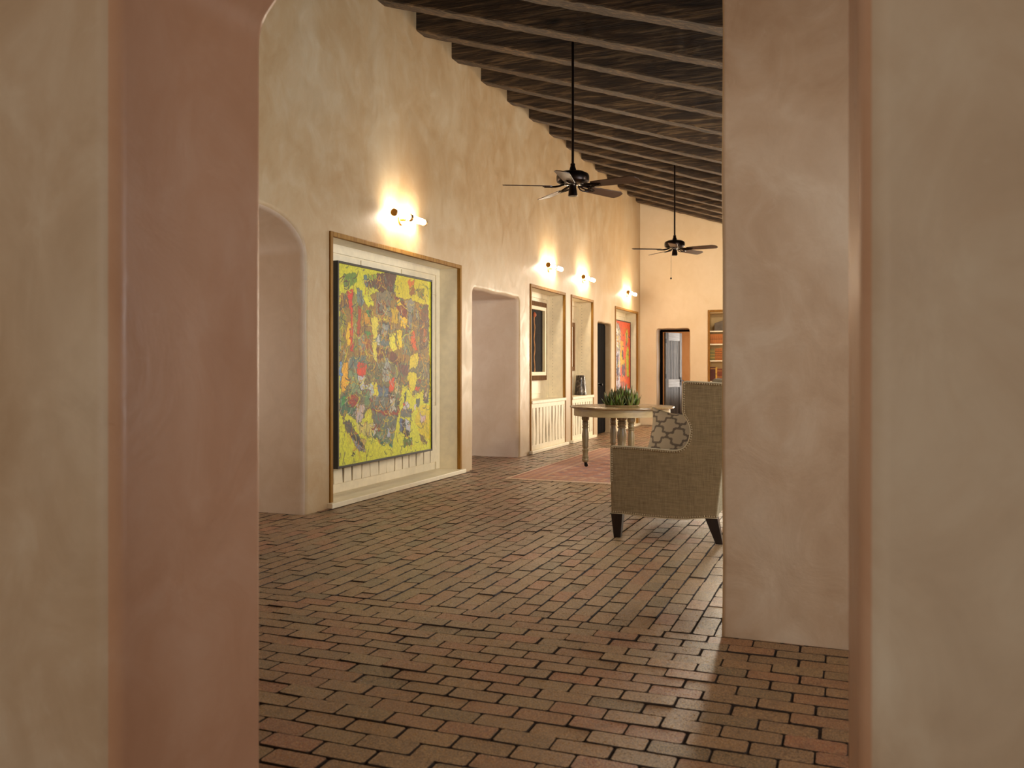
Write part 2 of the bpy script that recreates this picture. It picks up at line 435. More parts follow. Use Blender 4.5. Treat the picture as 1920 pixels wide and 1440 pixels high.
slab('ceiling', -6.72, 2.3, 1.9, 4.2, 3.72, 3.82, M['plaster_tan'])
slab('ceiling', -6.72, -5.27, 4.1, 19.0, 2.7, 2.8, M['plaster_clay'])
# room behind the far door
slab('wall_beyond', -5.0, -2.9, 21.6, 21.72, 0, 2.6, M['plaster_orange'])
slab('wall_beyond', -5.02, -4.9, 19.3, 21.7, 0, 2.6, M['plaster_orange'])
slab('wall_beyond', -3.02, -2.9, 19.24, 21.7, 0, 2.6, M['plaster_orange'])
slab('ceiling', -5.02, -2.9, 19.2, 21.72, 2.58, 2.68, M['plaster'])
slab('baseboard_beyond', -4.9, -3.02, 21.57, 21.6, 0, .16, mat_simple('green_baseboard', (60, 62, 40), .5))
area('beyond_room_fill', (-3.06, 20.5, 1.4), (0, PI / 2, 0), 1.6, 1.4, 26, (1, .95, .88))  # added fill before a solid wall, brightens the open door

# sloping ceiling: deck and rafters
SL = -.313
zb = lambda x: 4.81 + SL * (x - LX)           # underside of the beams
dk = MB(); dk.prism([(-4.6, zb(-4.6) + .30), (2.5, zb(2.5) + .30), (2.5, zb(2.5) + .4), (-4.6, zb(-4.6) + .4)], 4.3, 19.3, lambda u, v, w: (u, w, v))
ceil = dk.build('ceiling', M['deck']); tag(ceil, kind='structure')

def beam_obj(name, y, seed):
    rnd = random.Random(seed); mb = MB(); N = 90; x0, x1 = LX - .05, 2.36
    vs = []; W = .205
    for i in range(N + 1):
        x = x0 + (x1 - x0) * i / N; z = zb(x); j = lambda s: rnd.uniform(-s, s)
        vs += [(x, y + j(.003), z + .012 + j(.003)), (x, y + .010 + j(.005), z + j(.004)), (x, y + W - .010 + j(.005), z + j(.004)), (x, y + W + j(.003), z + .012 + j(.003)), (x, y + W, z + .31), (x, y, z + .31)]
    fs = []
    for i in range(N):
        for k in range(6): fs.append((i * 6 + k, i * 6 + (k + 1) % 6, (i + 1) * 6 + (k + 1) % 6, (i + 1) * 6 + k))
    fs += [tuple(range(6)), tuple(N * 6 + k for k in range(6))]
    return mb.add(vs, fs).build(name, M['beam'])
BEAM_Y = [6.56, 7.43, 8.30, 9.18, 10.04, 10.925, 11.785, 12.69, 13.55, 14.40, 15.27, 16.10, 16.90, 17.69, 18.46]
ORD = ['first', 'second', 'third', 'fourth', 'fifth', 'sixth', 'seventh', 'eighth', 'ninth', 'tenth', 'eleventh', 'twelfth', 'thirteenth', 'fourteenth', 'last']
for i, (y, o_) in enumerate(zip(BEAM_Y, ORD)):
    extra = {0: ', crossing only the top right corner of the view', 2: ', just behind the near fan rod', 14: ', against the far wall'}.get(i, ' across the sloping ceiling')
    b = beam_obj('ceiling_beam', y, 100 + i)
    tag(b, 'dark rough-sawn ceiling beam, %s counted from the near end%s' % (o_, extra), 'beam', 'ceiling beams')
for i, y in enumerate((4.82, 5.69)): tag(beam_obj('trim_%d' % (i + 1), y, 90 + i), kind='structure')

# ---- brick floor: real pavers in a dark bed
def brick_floor():
    L, W = .203, .1015; V = []; F = []; C = []; MI = []
    rng = np.random.RandomState(3)
    pal = [lin(c)[:3] for c in ((138, 104, 72), (146, 112, 78), (128, 98, 68), (144, 94, 64), (150, 86, 58), (110, 92, 66), (98, 86, 64), (134, 110, 78), (118, 90, 64), (144, 118, 84))]
    pw = np.array([.18, .15, .14, .12, .07, .09, .05, .1, .06, .04])
    def oct_(hx, hy, c): return [(-hx + c, -hy), (hx - c, -hy), (hx, -hy + c), (hx, hy - c), (hx - c, hy), (-hx + c, hy), (-hx, hy - c), (-hx, -hy + c)]
    def brick(cx, cy, along, LL=L):
        hx, hy = (LL / 2, W / 2) if along == 'x' else (W / 2, LL / 2)
        gx = rng.uniform(.0006, .0026); a = rng.normal(0, .006); ca, sa = math.cos(a), math.sin(a)
        cx += rng.normal(0, .0012); cy += rng.normal(0, .0012); dz = rng.normal(0, .0012); tx, ty = rng.normal(0, .010, 2)
        b = len(V)
        for inset, z in ((gx + .0030, 0.0), (gx + .0010, -.0028), (gx, -.016)):
            for x, y in oct_(hx - inset, hy - inset, .008):
                V.append((cx + x * ca - y * sa, cy + x * sa + y * ca, z + dz + (x * tx + y * ty if z > -.01 else 0) - .0))
        F.append(tuple(b + k for k in range(8))); MI.append(0)
        for r in range(2):
            for k in range(8): F.append((b + r * 8 + k, b + r * 8 + 8 + k, b + r * 8 + 8 + (k + 1) % 8, b + r * 8 + (k + 1) % 8)); MI.append(1)
        redder = .5 + .5 * math.sin(cx * 1.1 + cy * .6 + 1.3)
        p = pw.copy(); p[3] += .12 * redder; p[4] += .10 * redder; p /= p.sum()
        q = np.array(pal[rng.choice(len(pal), p=p)]) * np.array([.90, .82, .68]) * rng.uniform(.82, 1.14)
        C.extend([tuple(q)] * 24)
    # hall: courses run across (along X)
    y = 4.12 - W / 2; r = 0
    while y > 1.0:
        x = -6.5 + (0 if r % 2 else L / 2) + rng.uniform(-.02, .02)
        while x < 2.2: brick(x, y, 'x'); x += L
        y -= W; r += 1
    # long room: courses run away from the camera (along Y)
    x = 2.25 - W / 2; r = 0
    while x > -6.5:
        y = 4.12 + L / 2 + (0 if r % 2 else L / 2) + rng.uniform(-.012, .012)
        gap = y - L / 2 - 4.12
        ymax = 18.9
        if x < -5.35: x -= W; r += 1; continue
        if -3.98 < x < -3.2: ymax = 21.5
        if gap > .03: brick(x, 4.12 + gap / 2, 'y', gap)
        while y < ymax: brick(x, y, 'y'); y += L
        x -= W; r += 1
    me = bpy.data.meshes.new('floor'); me.from_pydata(V, [], F); me.materials.append(M['brick']); me.materials.append(M['mortar']); me.polygons.foreach_set('material_index', MI)
    at = me.color_attributes.new('brick', 'FLOAT_COLOR', 'POINT')
    c = np.concatenate([np.array(C), np.ones((len(C), 1))], 1).astype(np.float32); at.data.foreach_set('color', c.ravel())
    o = bpy.data.objects.new('floor', me); COL.objects.link(o); tag(o, kind='structure')
brick_floor()
slab('floor', -6.8, 2.6, -3.7, 22.0, -.25, -.009, M['mortar'])
gm = mat_simple('outside_gravel', (176, 156, 128), .9)
slab('ground', -30, 40, -30, 60, -.6, -.26, gm)

# windows, all out of view; middle, far and hall ones added with their fills
glass = NT('window_glass'); glass.b.inputs['Transmission Weight'].default_value = 1; glass.rough(0.02); glass.color((1, 1, 1, 1)); M['glass'] = glass.m
def window(name, axis, pos, a0, a1, z1):
    fb = MB(); gb = MB()
    def bx(m, u0, u1, z0, z2, t0, t1):
        if axis == 'x': m.box(pos + t0, pos + t1, u0, u1, z0, z2)
        else: m.box(u0, u1, pos + t0, pos + t1, z0, z2)
    f = .06
    bx(fb, a0, a0 + f, 0, z1, 0, .06); bx(fb, a1 - f, a1, 0, z1, 0, .06); bx(fb, a0 + f, a1 - f, z1 - f, z1, 0, .06); bx(fb, a0 + f, a1 - f, 0, .12, 0, .06)
    mid = (a0 + a1) / 2; bx(fb, mid - .04, mid + .04, .12, z1 - f, 0, .06)
    for k in range(1, 4): z = .12 + (z1 - f - .12) * k / 4; bx(fb, a0 + f, mid - .04, z - .012, z + .012, .01, .05); bx(fb, mid + .04, a1 - f, z - .012, z + .012, .01, .05)
    o = fb.build(name, M['doordark']); tag(o, kind='structure')
    bx(gb, a0 + f, a1 - f, .12, z1 - f, .027, .033); g = gb.build('pane', M['glass'], o)
window('window_1', 'y', 19.05, -1.78, -.42, 3.05)
window('window_2', 'x', 2.45, 4.9, 7.5, 2.5)
window('window_3', 'x', 2.45, 10.3, 12.9, 2.5)
window('window_4', 'x', 2.45, 14.5, 17.1, 2.5)
window('window_5', 'x', 2.45, 2.3, 3.7, 2.4)

# door_1: dark side door in the left wall
d = MB(); px = LX - .13
d.box(px - .045, px, 15.46, 16.42, 0.006, 2.08)
for k in range(6):
    y0 = 15.48 + k * .155; d.box(px, px + .014, y0, y0 + .148, .03, 2.05)
door1 = d.build('door_1', M['doordark'], bevel=.003); tag(door1, kind='structure')
k_ = MB(); MX = Matrix.Translation((px + .014, 15.90, .93)) @ Matrix.Rotation(PI / 2, 4, 'Y')
k_.lathe([(.032, 0), (.032, .008), (.012, .012), (.012, .045), (.026, .052), (.030, .066), (.022, .080), (.004, .084)], 16, M=MX).build('door_handle', M['iron'], door1, smooth=True)

# door_2: plank door standing open in the far doorway, with its dark frame
fr = MB(); fr.box(-3.93, -3.872, 19.22, 19.30, 0.004, 2.07); fr.box(-3.27, -3.215, 19.22, 19.30, 0.004, 2.07); fr.box(-3.93, -3.215, 19.22, 19.30, 2.035, 2.08)
frame2 = fr.build('trim_3', M['doordark'], bevel=.004); tag(frame2, kind='structure')
root = bpy.data.objects.new('door_2', None); COL.objects.link(root); root.location = (-3.845, 19.285, 0.008); root.rotation_euler = (0, 0, math.radians(69)); tag(root, kind='structure')
pl = MB()
for k in range(4): pl.box(.11 + k * .118, .11 + k * .118 + .114, -.030, -.008, .02, 2.0)
pl.build('plank', M['doorwood'], root, bevel=.004)
st = MB(); st.box(.0, .11, -.042, 0, 0.0, 2.02); st.box(.58, .68, -.042, 0, 0, 2.02); st.build('stile', M['doorwood'], root, bevel=.004)
rl = MB()
for z0, z1 in ((1.84, 2.02), (.80, .98), (0, .20)): rl.box(.11, .58, -.044, -.002, z0, z1)
rl.build('rail', mat_wood('pale_sheen_wood', (120, 112, 102), (168, 160, 150), (196, 190, 180), 'x', .3, 1, .1), root, bevel=.003)  # door wood again; the white sheen on its rails is put into the colour
hd = MB(); hd.box(.60, .66, -.052, -.042, .84, 1.02); hd.tube([(.63, -.05, .94), (.63, -.10, .94), (.60, -.11, .94), (.52, -.11, .935)], .011, 8); hd.build('door_handle', M['iron'], root, smooth=True)
hg = MB()
for z in (.25, 1.0, 1.78): hg.box(-.02, .02, -.052, -.040, z, z + .10)
hg.build('hinge', M['iron'], root)
hd2 = MB(); hd2.tube([(.66, -.02, .94), (.71, -.02, .94), (.74, -.05, .945)], .014, 8); hd2.build('door_handle', M['iron'], root, smooth=True)

# ================================================================== BUILT-IN NICHES
def slats(mb, x, y0, y1, z0, z1, pitch, seed, amp=.009, th=.014, gap=.010):
    rnd = random.Random(seed); n = max(1, round((y1 - y0) / pitch)); w = (y1 - y0) / n
    for k in range(n):
        a = y0 + k * w + gap; b = y0 + (k + 1) * w - gap; pL = []; pR = []
        p1, p2 = rnd.uniform(0, 6), rnd.uniform(0, 6); f1, f2 = rnd.uniform(7, 12), rnd.uniform(7, 12)
        for i in range(11):
            z = z0 + (z1 - z0) * i / 10
            pL.append((a + amp * math.sin(z * f1 + p1), z)); pR.append((b + amp * math.sin(z * f2 + p2), z))
        mb.prism(pL + pR[::-1], x, x + th, lambda u, v, w_: (w_, u, v))

def niche(y0, y1, label, counter=None, seed=1):
    root = thing('display_niche', label, 'built-in niche', (LX, (y0 + y1) / 2, 0), group='framed niches in the left wall')
    cy = (y0 + y1) / 2; a, b = y0 - cy, y1 - cy           # local: x relative to the wall plane
    T = 2.45; f = .042
    fr = MB(); fr.box(-.030, .014, a, a + f, .05, T); fr.box(-.030, .014, b - f, b, .05, T); fr.box(-.030, .014, a + f, b - f, T - f, T)
    fr.build('frame', M['oak'], root, bevel=.004)
    s = MB(); s.box(-.30, .055, a - .035, b + .035, .004, .05); s.build('sill', M['cream'], root, bevel=.006)
    sd = MB(); sd.box(-.29, -.030, b - .038, b - .002, .05, T - .03); sd.build('side_panel', M['cream'], root, bevel=.002)
    sd = MB(); sd.box(-.29, -.030, a + .002, a + .038, .05, T - .03); sd.build('side_panel', M['cream'], root, bevel=.002)
    hp = MB(); hp.box(-.29, -.030, a + .038, b - .038, T - .038, T - .012); hp.build('head_panel', M['cream'], root, bevel=.002)
    bk = MB(); bk.box(-.30, -.275, a + .03, b - .03, .05, T - .035)
    xx = -.275
    A, B = a + .03, b - .03
    bk.box(xx, xx + .016, A, B, 2.33, T - .035)                       # top rail
    bk.box(xx, xx + .016, B - .10, B, .05, 2.33); bk.box(xx, xx + .016, A, A + .10, .05, 2.33)
    n = 3 if (b - a) > 2 else 1
    w = (B - A - .20) / n
    for k in range(n):
        u0 = A + .10 + k * w + .010; u1 = A + .10 + (k + 1) * w - .010
        bk.box(xx, xx + .010, u0, u1, 2.10, 2.315)
        bk.box(xx, xx + .010, u0, u1, .84, 2.08)
    bk.build('back_panel', M['cream'], root, bevel=.003)
    if counter:
        c = MB(); c.box(-.275, .03, a + .030, b - .030, counter - .045, counter); c.build('counter', M['cream'], root, bevel=.005)
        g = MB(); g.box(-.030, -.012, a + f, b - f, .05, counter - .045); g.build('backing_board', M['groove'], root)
        r = MB(); r.box(-.012, .006, a + f, b - f, .05, .12); r.box(-.012, .006, a + f, b - f, counter - .11, counter - .045)
        r.box(-.012, .006, a + f, a + f + .05, .12, counter - .11); r.box(-.012, .006, b - f - .05, b - f, .12, counter - .11)
        r.build('rail', M['cream'], root, bevel=.003)
        sl = MB(); slats(sl, -.012, a + f + .055, b - f - .055, .12, counter - .11, .150, seed, .011, .018, .021); sl.build('slatted_panel', M['cream'], root, bevel=.002)
        h = MB(); h.lathe([(.0045, 0), (.0045, .002)], 8, M=Matrix.Rotation(PI / 2, 4, 'X'))
        h0 = h.build('shelf_pin_hole', M['groove'], root, loc=(-.20, b - .0375, counter + .08))
        for i in range(1, 30):
            q = h0.copy(); COL.objects.link(q); q.parent = root; q.location.z = counter + .08 + i * .052
    else:
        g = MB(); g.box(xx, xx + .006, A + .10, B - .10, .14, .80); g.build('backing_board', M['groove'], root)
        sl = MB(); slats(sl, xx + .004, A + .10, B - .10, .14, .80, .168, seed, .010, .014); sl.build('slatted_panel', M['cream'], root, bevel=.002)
    return root
niche(6.64, 9.44, 'wide oak-trimmed wall niche panelled in cream, holding the big yellow painting', None, 3)
niche(11.83, 13.50, 'oak-trimmed cream niche with a slatted cupboard front, holding the dark picture', .765, 5)
niche(13.80, 15.14, 'narrowest oak-trimmed cream niche, with the glazed pot on its counter', .765, 8)
niche(16.69, 18.66, 'oak-trimmed cream niche nearest the far corner, holding the orange painting', None, 9)

# ---- paintings
def rasterize(nu, nv, base_fn, patches, seed, warp=.010, jitter=.16, strokes=0):
    rs = np.random.RandomState(seed)
    def sm(sh, s):
        g = rs.rand(sh, sh); U = np.linspace(0, sh - 1.001, nu); Vv = np.linspace(0, sh - 1.001, nv)
        i = U.astype(int); j = Vv.astype(int); fu = (U - i)[None, :]; fv = (Vv - j)[:, None]
        fu = fu * fu * (3 - 2 * fu); fv = fv * fv * (3 - 2 * fv)
        return ((g[j][:, i] * (1 - fu) + g[j][:, i + 1] * fu) * (1 - fv) + (g[j + 1][:, i] * (1 - fu) + g[j + 1][:, i + 1] * fu) * fv - .5) * s
    U, V = np.meshgrid(np.linspace(0, 1, nu), np.linspace(0, 1, nv))
    wu = U + sm(18, warp * 2) + sm(50, warp * 1.6) + sm(110, warp * 1.2); wv = V + sm(16, warp * 2) + sm(50, warp * 1.6) + sm(110, warp * 1.2)
    img = base_fn(wu, wv)
    for col, pts in patches:
        pts = np.array(pts); ins = np.zeros(U.shape, bool)
        m = (wu > pts[:, 0].min()) & (wu < pts[:, 0].max()) & (wv > pts[:, 1].min()) & (wv < pts[:, 1].max())
        x = wu[m]; y = wv[m]; c = np.zeros(x.shape, bool); j = len(pts) - 1
        for i in range(len(pts)):
            xi, yi = pts[i]; xj, yj = pts[j]
            cond = ((yi > y) != (yj > y)) & (x < (xj - xi) * (y - yi) / ((yj - yi) if abs(yj - yi) > 1e-9 else 1e-9) + xi)
            c ^= cond; j = i
        ins[m] = c
        img[ins] = np.array(col, float)
    # uneven dark seams where two colours meet
    g = np.abs(np.diff(img, axis=0, append=img[-1:])).sum(-1) + np.abs(np.diff(img, axis=1, append=img[:, -1:])).sum(-1)
    edge = (g > 60) & (sm(60, 2.0) > -.1); img[edge] = img[edge] * .45
    # loose strokes of the neighbouring colours, dense where the painting is busy
    if strokes:
        rnd = random.Random(seed); sat = img.max(-1) - img.min(-1)
        pal = [(70, 58, 44), (60, 52, 60), (96, 52, 40), (206, 182, 70), (196, 120, 44), (180, 176, 156), (104, 124, 108), (150, 60, 40), (60, 110, 80), (120, 100, 60), (214, 206, 60), (210, 164, 50), (196, 150, 44), (60, 48, 40)]
        for k in range(strokes):
            u, v = rnd.random(), rnd.random(); i0, j0 = int(v * (nv - 1)), int(u * (nu - 1))
            quiet = sat[i0, j0] > 125
            if quiet and rnd.random() < .86: continue
            col = np.array(rnd.choice(pal[:2] + [(150, 150, 50), (120, 130, 50)] if quiet else pal)); ang = rnd.gauss(PI / 2, .75); L = rnd.uniform(.015, .075); w = rnd.uniform(.0, 1.35); curve = rnd.uniform(-1.2, 1.2)
            n_ = int(L * nu) + 2; al = rnd.uniform(.45, .95)
            for t_ in range(n_):
                q = t_ / n_; uu = u + math.cos(ang + curve * q) * L * q; vv = v + math.sin(ang + curve * q) * L * q
                i0, j0 = int(vv * (nv - 1)), int(uu * (nu - 1)); h_ = int(round(w * (1 - q * .5)))
                if 0 <= i0 - h_ and i0 + h_ + 1 < nv and 0 <= j0 - h_ and j0 + h_ + 1 < nu:
                    img[i0:i0 + h_ + 1, j0:j0 + h_ + 1] = img[i0:i0 + h_ + 1, j0:j0 + h_ + 1] * (1 - al) + col * al
    tex = 1 + sm(120, jitter) + rs.randn(nv, nu) * jitter * .3
    img = np.clip(img * tex[..., None], 0, 255)
    gr = img.mean(-1, keepdims=True); img = np.clip((gr + (img - gr) * 1.18) * .93, 0, 255); s = img / 255.0
    return np.where(s <= .04045, s / 12.92, ((s + .055) / 1.055) ** 2.4)
YELLOW_ART = [
((146,114,56),[(0.009,0.150),(0.110,0.127),(0.180,0.159),(0.266,0.176),(0.371,0.113),(0.562,0.098),(0.733,0.126),(0.963,0.144),(0.983,0.516),(0.009,0.516)]),
((118,110,76),[(0.009,0.490),(0.983,0.484),(0.983,0.671),(0.897,0.651),(0.823,0.666),(0.778,0.690),(0.715,0.625),(0.646,0.611),(0.604,0.734),(0.562,0.856),(0.537,0.944),(0.480,0.935),(0.417,0.918),(0.356,0.881),(0.325,0.801),(0.303,0.706),(0.251,0.735),(0.237,0.780),(0.158,0.768),(0.089,0.735),(0.055,0.770),(0.016,0.746)]),
((218,196,36),[(0.851,0.745),(0.983,0.733),(0.993,0.956),(0.954,0.948),(0.823,0.873),(0.786,0.828)]),
((92,56,46),[(0.371,0.014),(0.579,0.002),(0.562,0.098),(0.402,0.103),(0.266,0.091),(0.251,0.061),(0.356,0.051)]),
((132,120,96),[(0.371,0.105),(0.529,0.101),(0.513,0.272),(0.371,0.275),(0.356,0.186)]),
((214,196,40),[(0.587,0.001),(0.963,-0.002),(0.954,0.141),(0.805,0.138),(0.715,0.127),(0.579,0.121)]),
((214,120,24),[(0.698,0.015),(0.795,0.014),(0.786,0.045),(0.715,0.051)]),
((150,96,34),[(0.724,0.050),(0.786,0.053),(0.805,0.103),(0.733,0.101)]),
((140,130,40),[(0.823,0.059),(0.916,0.051),(0.907,0.096),(0.832,0.097)]),
((110,140,50),[(0.049,0.059),(0.158,0.036),(0.166,0.085),(0.096,0.110),(0.055,0.106)]),
((140,160,50),[(0.273,0.025),(0.371,0.022),(0.356,0.051),(0.280,0.051)]),
((96,130,130),[(0.229,0.041),(0.266,0.041),(0.273,0.090),(0.237,0.090)]),
((218,212,44),[(0.229,0.102),(0.288,0.112),(0.348,0.194),(0.280,0.206),(0.251,0.177),(0.229,0.133)]),
((110,130,126),[(0.180,0.110),(0.215,0.114),(0.251,0.177),(0.208,0.203),(0.180,0.182)]),
((206,56,36),[(0.089,0.118),(0.137,0.121),(0.141,0.237),(0.134,0.426),(0.103,0.427),(0.120,0.239),(0.096,0.203)]),
((236,190,22),[(0.083,0.286),(0.110,0.288),(0.107,0.397),(0.076,0.401)]),
((140,134,46),[(0.016,0.245),(0.062,0.239),(0.062,0.390),(0.016,0.428)]),
((112,80,54),[(0.016,0.157),(0.096,0.155),(0.103,0.218),(0.016,0.227)]),
((146,140,60),[(0.141,0.136),(0.180,0.137),(0.180,0.425),(0.151,0.422)]),
((170,72,40),[(0.183,0.205),(0.215,0.210),(0.208,0.364),(0.180,0.357)]),
((196,142,40),[(0.229,0.232),(0.310,0.235),(0.303,0.290),(0.229,0.290)]),
((60,124,60),[(0.266,0.226),(0.318,0.223),(0.310,0.247),(0.273,0.245)]),
((74,130,60),[(0.251,0.331),(0.296,0.329),(0.303,0.360),(0.273,0.365)]),
((222,204,84),[(0.314,0.251),(0.386,0.243),(0.386,0.302),(0.371,0.484),(0.340,0.461),(0.325,0.344)]),
((140,144,122),[(0.194,0.349),(0.251,0.354),(0.244,0.435),(0.194,0.432)]),
((156,88,44),[(0.244,0.370),(0.296,0.368),(0.340,0.422),(0.244,0.416)]),
((110,60,44),[(0.379,0.160),(0.456,0.163),(0.449,0.227),(0.394,0.222)]),
((116,110,96),[(0.402,0.174),(0.441,0.175),(0.433,0.212),(0.406,0.210)]),
((176,144,62),[(0.390,0.239),(0.504,0.232),(0.504,0.273),(0.394,0.274)]),
((74,62,56),[(0.390,0.282),(0.513,0.276),(0.509,0.345),(0.394,0.345)]),
((150,152,146),[(0.409,0.289),(0.497,0.285),(0.480,0.339),(0.417,0.341)]),
((196,192,178),[(0.371,0.347),(0.402,0.345),(0.402,0.401),(0.363,0.394)]),
((104,112,110),[(0.402,0.357),(0.504,0.358),(0.497,0.411),(0.402,0.409)]),
((108,56,42),[(0.371,0.417),(0.513,0.422),(0.629,0.462),(0.612,0.499),(0.465,0.472),(0.379,0.460)]),
((196,160,44),[(0.521,0.182),(0.604,0.185),(0.604,0.264),(0.521,0.264)]),
((120,48,34),[(0.562,0.122),(0.646,0.124),(0.698,0.188),(0.689,0.230),(0.612,0.218),(0.595,0.178)]),
((220,186,36),[(0.595,0.136),(0.629,0.134),(0.638,0.166),(0.604,0.168)]),
((232,190,34),[(0.620,0.226),(0.698,0.229),(0.680,0.281),(0.638,0.274)]),
((230,216,70),[(0.513,0.325),(0.579,0.327),(0.579,0.417),(0.546,0.430),(0.509,0.394)]),
((232,204,38),[(0.591,0.306),(0.650,0.312),(0.650,0.416),(0.595,0.413)]),
((146,140,124),[(0.672,0.135),(0.795,0.134),(0.778,0.191),(0.724,0.211),(0.689,0.180)]),
((118,116,108),[(0.707,0.212),(0.778,0.208),(0.733,0.329),(0.715,0.313)]),
((150,146,132),[(0.805,0.181),(0.860,0.190),(0.851,0.239),(0.805,0.233)]),
((112,78,48),[(0.860,0.151),(0.963,0.144),(0.973,0.410),(0.869,0.403)]),
((216,96,32),[(0.769,0.307),(0.786,0.311),(0.832,0.408),(0.751,0.393)]),
((176,100,40),[(0.907,0.280),(0.945,0.278),(0.935,0.366),(0.907,0.358)]),
((116,116,82),[(0.663,0.290),(0.733,0.312),(0.733,0.444),(0.655,0.441)]),
((222,198,60),[(0.832,0.425),(0.851,0.456),(0.823,0.516),(0.733,0.516),(0.733,0.457)]),
((168,168,156),[(0.465,0.460),(0.497,0.464),(0.529,0.516),(0.449,0.516)]),
((104,118,110),[(0.110,0.460),(0.266,0.458),(0.280,0.516),(0.110,0.516)]),
((238,176,36),[(0.042,0.489),(0.099,0.489),(0.089,0.582),(0.049,0.644),(0.019,0.629)]),
((110,150,190),[(0.009,0.490),(0.036,0.489),(0.026,0.556),(0.009,0.578)]),
((214,64,34),[(0.180,0.489),(0.251,0.488),(0.266,0.558),(0.222,0.565),(0.186,0.550)]),
((204,200,200),[(0.186,0.557),(0.258,0.561),(0.244,0.619),(0.208,0.641),(0.194,0.595)]),
((134,152,112),[(0.103,0.534),(0.180,0.545),(0.201,0.641),(0.110,0.646),(0.089,0.601)]),
((58,104,76),[(0.029,0.644),(0.110,0.631),(0.166,0.701),(0.151,0.745),(0.042,0.744),(0.016,0.695)]),
((40,150,66),[(0.029,0.651),(0.069,0.649),(0.076,0.697),(0.036,0.710)]),
((156,36,32),[(0.083,0.660),(0.180,0.659),(0.180,0.686),(0.137,0.711),(0.096,0.690)]),
((206,186,180),[(0.158,0.693),(0.237,0.703),(0.229,0.780),(0.172,0.788),(0.158,0.753)]),
((112,138,96),[(0.237,0.627),(0.303,0.636),(0.303,0.706),(0.251,0.743),(0.244,0.704)]),
((196,204,196),[(0.266,0.596),(0.325,0.594),(0.340,0.660),(0.303,0.675),(0.273,0.627)]),
((228,218,62),[(0.325,0.597),(0.386,0.602),(0.379,0.653),(0.325,0.672),(0.296,0.682),(0.340,0.652)]),
((150,60,34),[(0.303,0.683),(0.356,0.681),(0.340,0.707),(0.310,0.698)]),
((86,104,124),[(0.386,0.606),(0.497,0.620),(0.497,0.669),(0.371,0.669)]),
((106,112,102),[(0.325,0.668),(0.579,0.676),(0.595,0.775),(0.562,0.856),(0.371,0.835),(0.325,0.761)]),
((168,164,148),[(0.433,0.519),(0.529,0.527),(0.497,0.584),(0.433,0.591)]),
((220,76,38),[(0.513,0.568),(0.562,0.568),(0.546,0.642),(0.497,0.649)]),
((200,194,150),[(0.562,0.585),(0.620,0.594),(0.612,0.668),(0.562,0.663)]),
((52,40,40),[(0.489,0.649),(0.546,0.658),(0.612,0.718),(0.562,0.749),(0.497,0.714)]),
((206,200,184),[(0.504,0.673),(0.562,0.679),(0.579,0.750),(0.513,0.767)]),
((150,56,42),[(0.325,0.730),(0.417,0.747),(0.579,0.766),(0.604,0.726),(0.612,0.743),(0.579,0.783),(0.433,0.771),(0.333,0.742)]),
((116,136,104),[(0.371,0.835),(0.562,0.856),(0.537,0.928),(0.480,0.927),(0.371,0.887)]),
((30,116,92),[(0.356,0.866),(0.379,0.875),(0.417,0.906),(0.480,0.923),(0.546,0.928),(0.529,0.947),(0.480,0.935),(0.402,0.917)]),
((190,194,206),[(0.480,0.834),(0.513,0.840),(0.504,0.896),(0.473,0.890)]),
((196,76,44),[(0.303,0.823),(0.325,0.828),(0.318,0.859),(0.288,0.829)]),
((30,130,60),[(0.333,0.829),(0.356,0.834),(0.352,0.857),(0.333,0.852)]),
((156,52,38),[(0.375,0.824),(0.406,0.829),(0.402,0.857),(0.379,0.855)]),
((216,214,200),[(0.318,0.793),(0.340,0.810),(0.371,0.843),(0.348,0.873),(0.310,0.863)]),
((112,70,60),[(0.604,0.499),(0.733,0.507),(0.707,0.561),(0.646,0.561),(0.604,0.532)]),
((222,202,44),[(0.715,0.536),(0.823,0.545),(0.805,0.614),(0.769,0.682),(0.733,0.638),(0.715,0.587)]),
((216,84,40),[(0.805,0.622),(0.860,0.633),(0.832,0.662),(0.795,0.652)]),
((82,66,56),[(0.907,0.655),(0.954,0.661),(0.973,0.724),(0.925,0.730),(0.902,0.695)]),
((196,176,150),[(0.916,0.660),(0.949,0.665),(0.939,0.696),(0.916,0.691)]),
((92,100,96),[(0.805,0.691),(0.860,0.697),(0.851,0.741),(0.814,0.735)]),
((222,208,200),[(0.791,0.717),(0.814,0.722),(0.809,0.765),(0.791,0.759)]),
((214,190,184),[(0.860,0.776),(0.897,0.795),(0.939,0.793),(0.930,0.836),(0.888,0.843),(0.864,0.815)]),
((214,206,206),[(0.646,0.707),(0.715,0.705),(0.724,0.740),(0.663,0.753)]),
((200,80,50),[(0.650,0.707),(0.672,0.712),(0.672,0.729),(0.650,0.728)]),
((112,112,104),[(0.629,0.744),(0.751,0.749),(0.751,0.796),(0.620,0.793)]),
((76,102,150),[(0.616,0.801),(0.663,0.808),(0.646,0.874),(0.616,0.859)]),
((44,36,38),[(0.650,0.807),(0.672,0.813),(0.715,0.866),(0.733,0.901),(0.689,0.902),(0.646,0.870)]),
((200,200,204),[(0.680,0.805),(0.742,0.812),(0.733,0.897),(0.698,0.865)]),
((230,210,40),[(0.672,0.847),(0.689,0.856),(0.680,0.876),(0.659,0.871)]),
((92,118,40),[(0.663,0.909),(0.778,0.917),(0.778,0.947),(0.655,0.958)]),
((84,82,70),[(0.042,0.770),(0.096,0.772),(0.137,0.820),(0.180,0.860),(0.237,0.911),(0.251,0.931),(0.201,0.923),(0.123,0.864),(0.076,0.823)]),
((140,146,160),[(0.103,0.844),(0.137,0.865),(0.201,0.908),(0.251,0.927),(0.251,0.947),(0.180,0.944),(0.151,0.911)]),
((34,34,34),[(0.103,0.844),(0.151,0.862),(0.251,0.927),(0.208,0.920),(0.137,0.876)]),
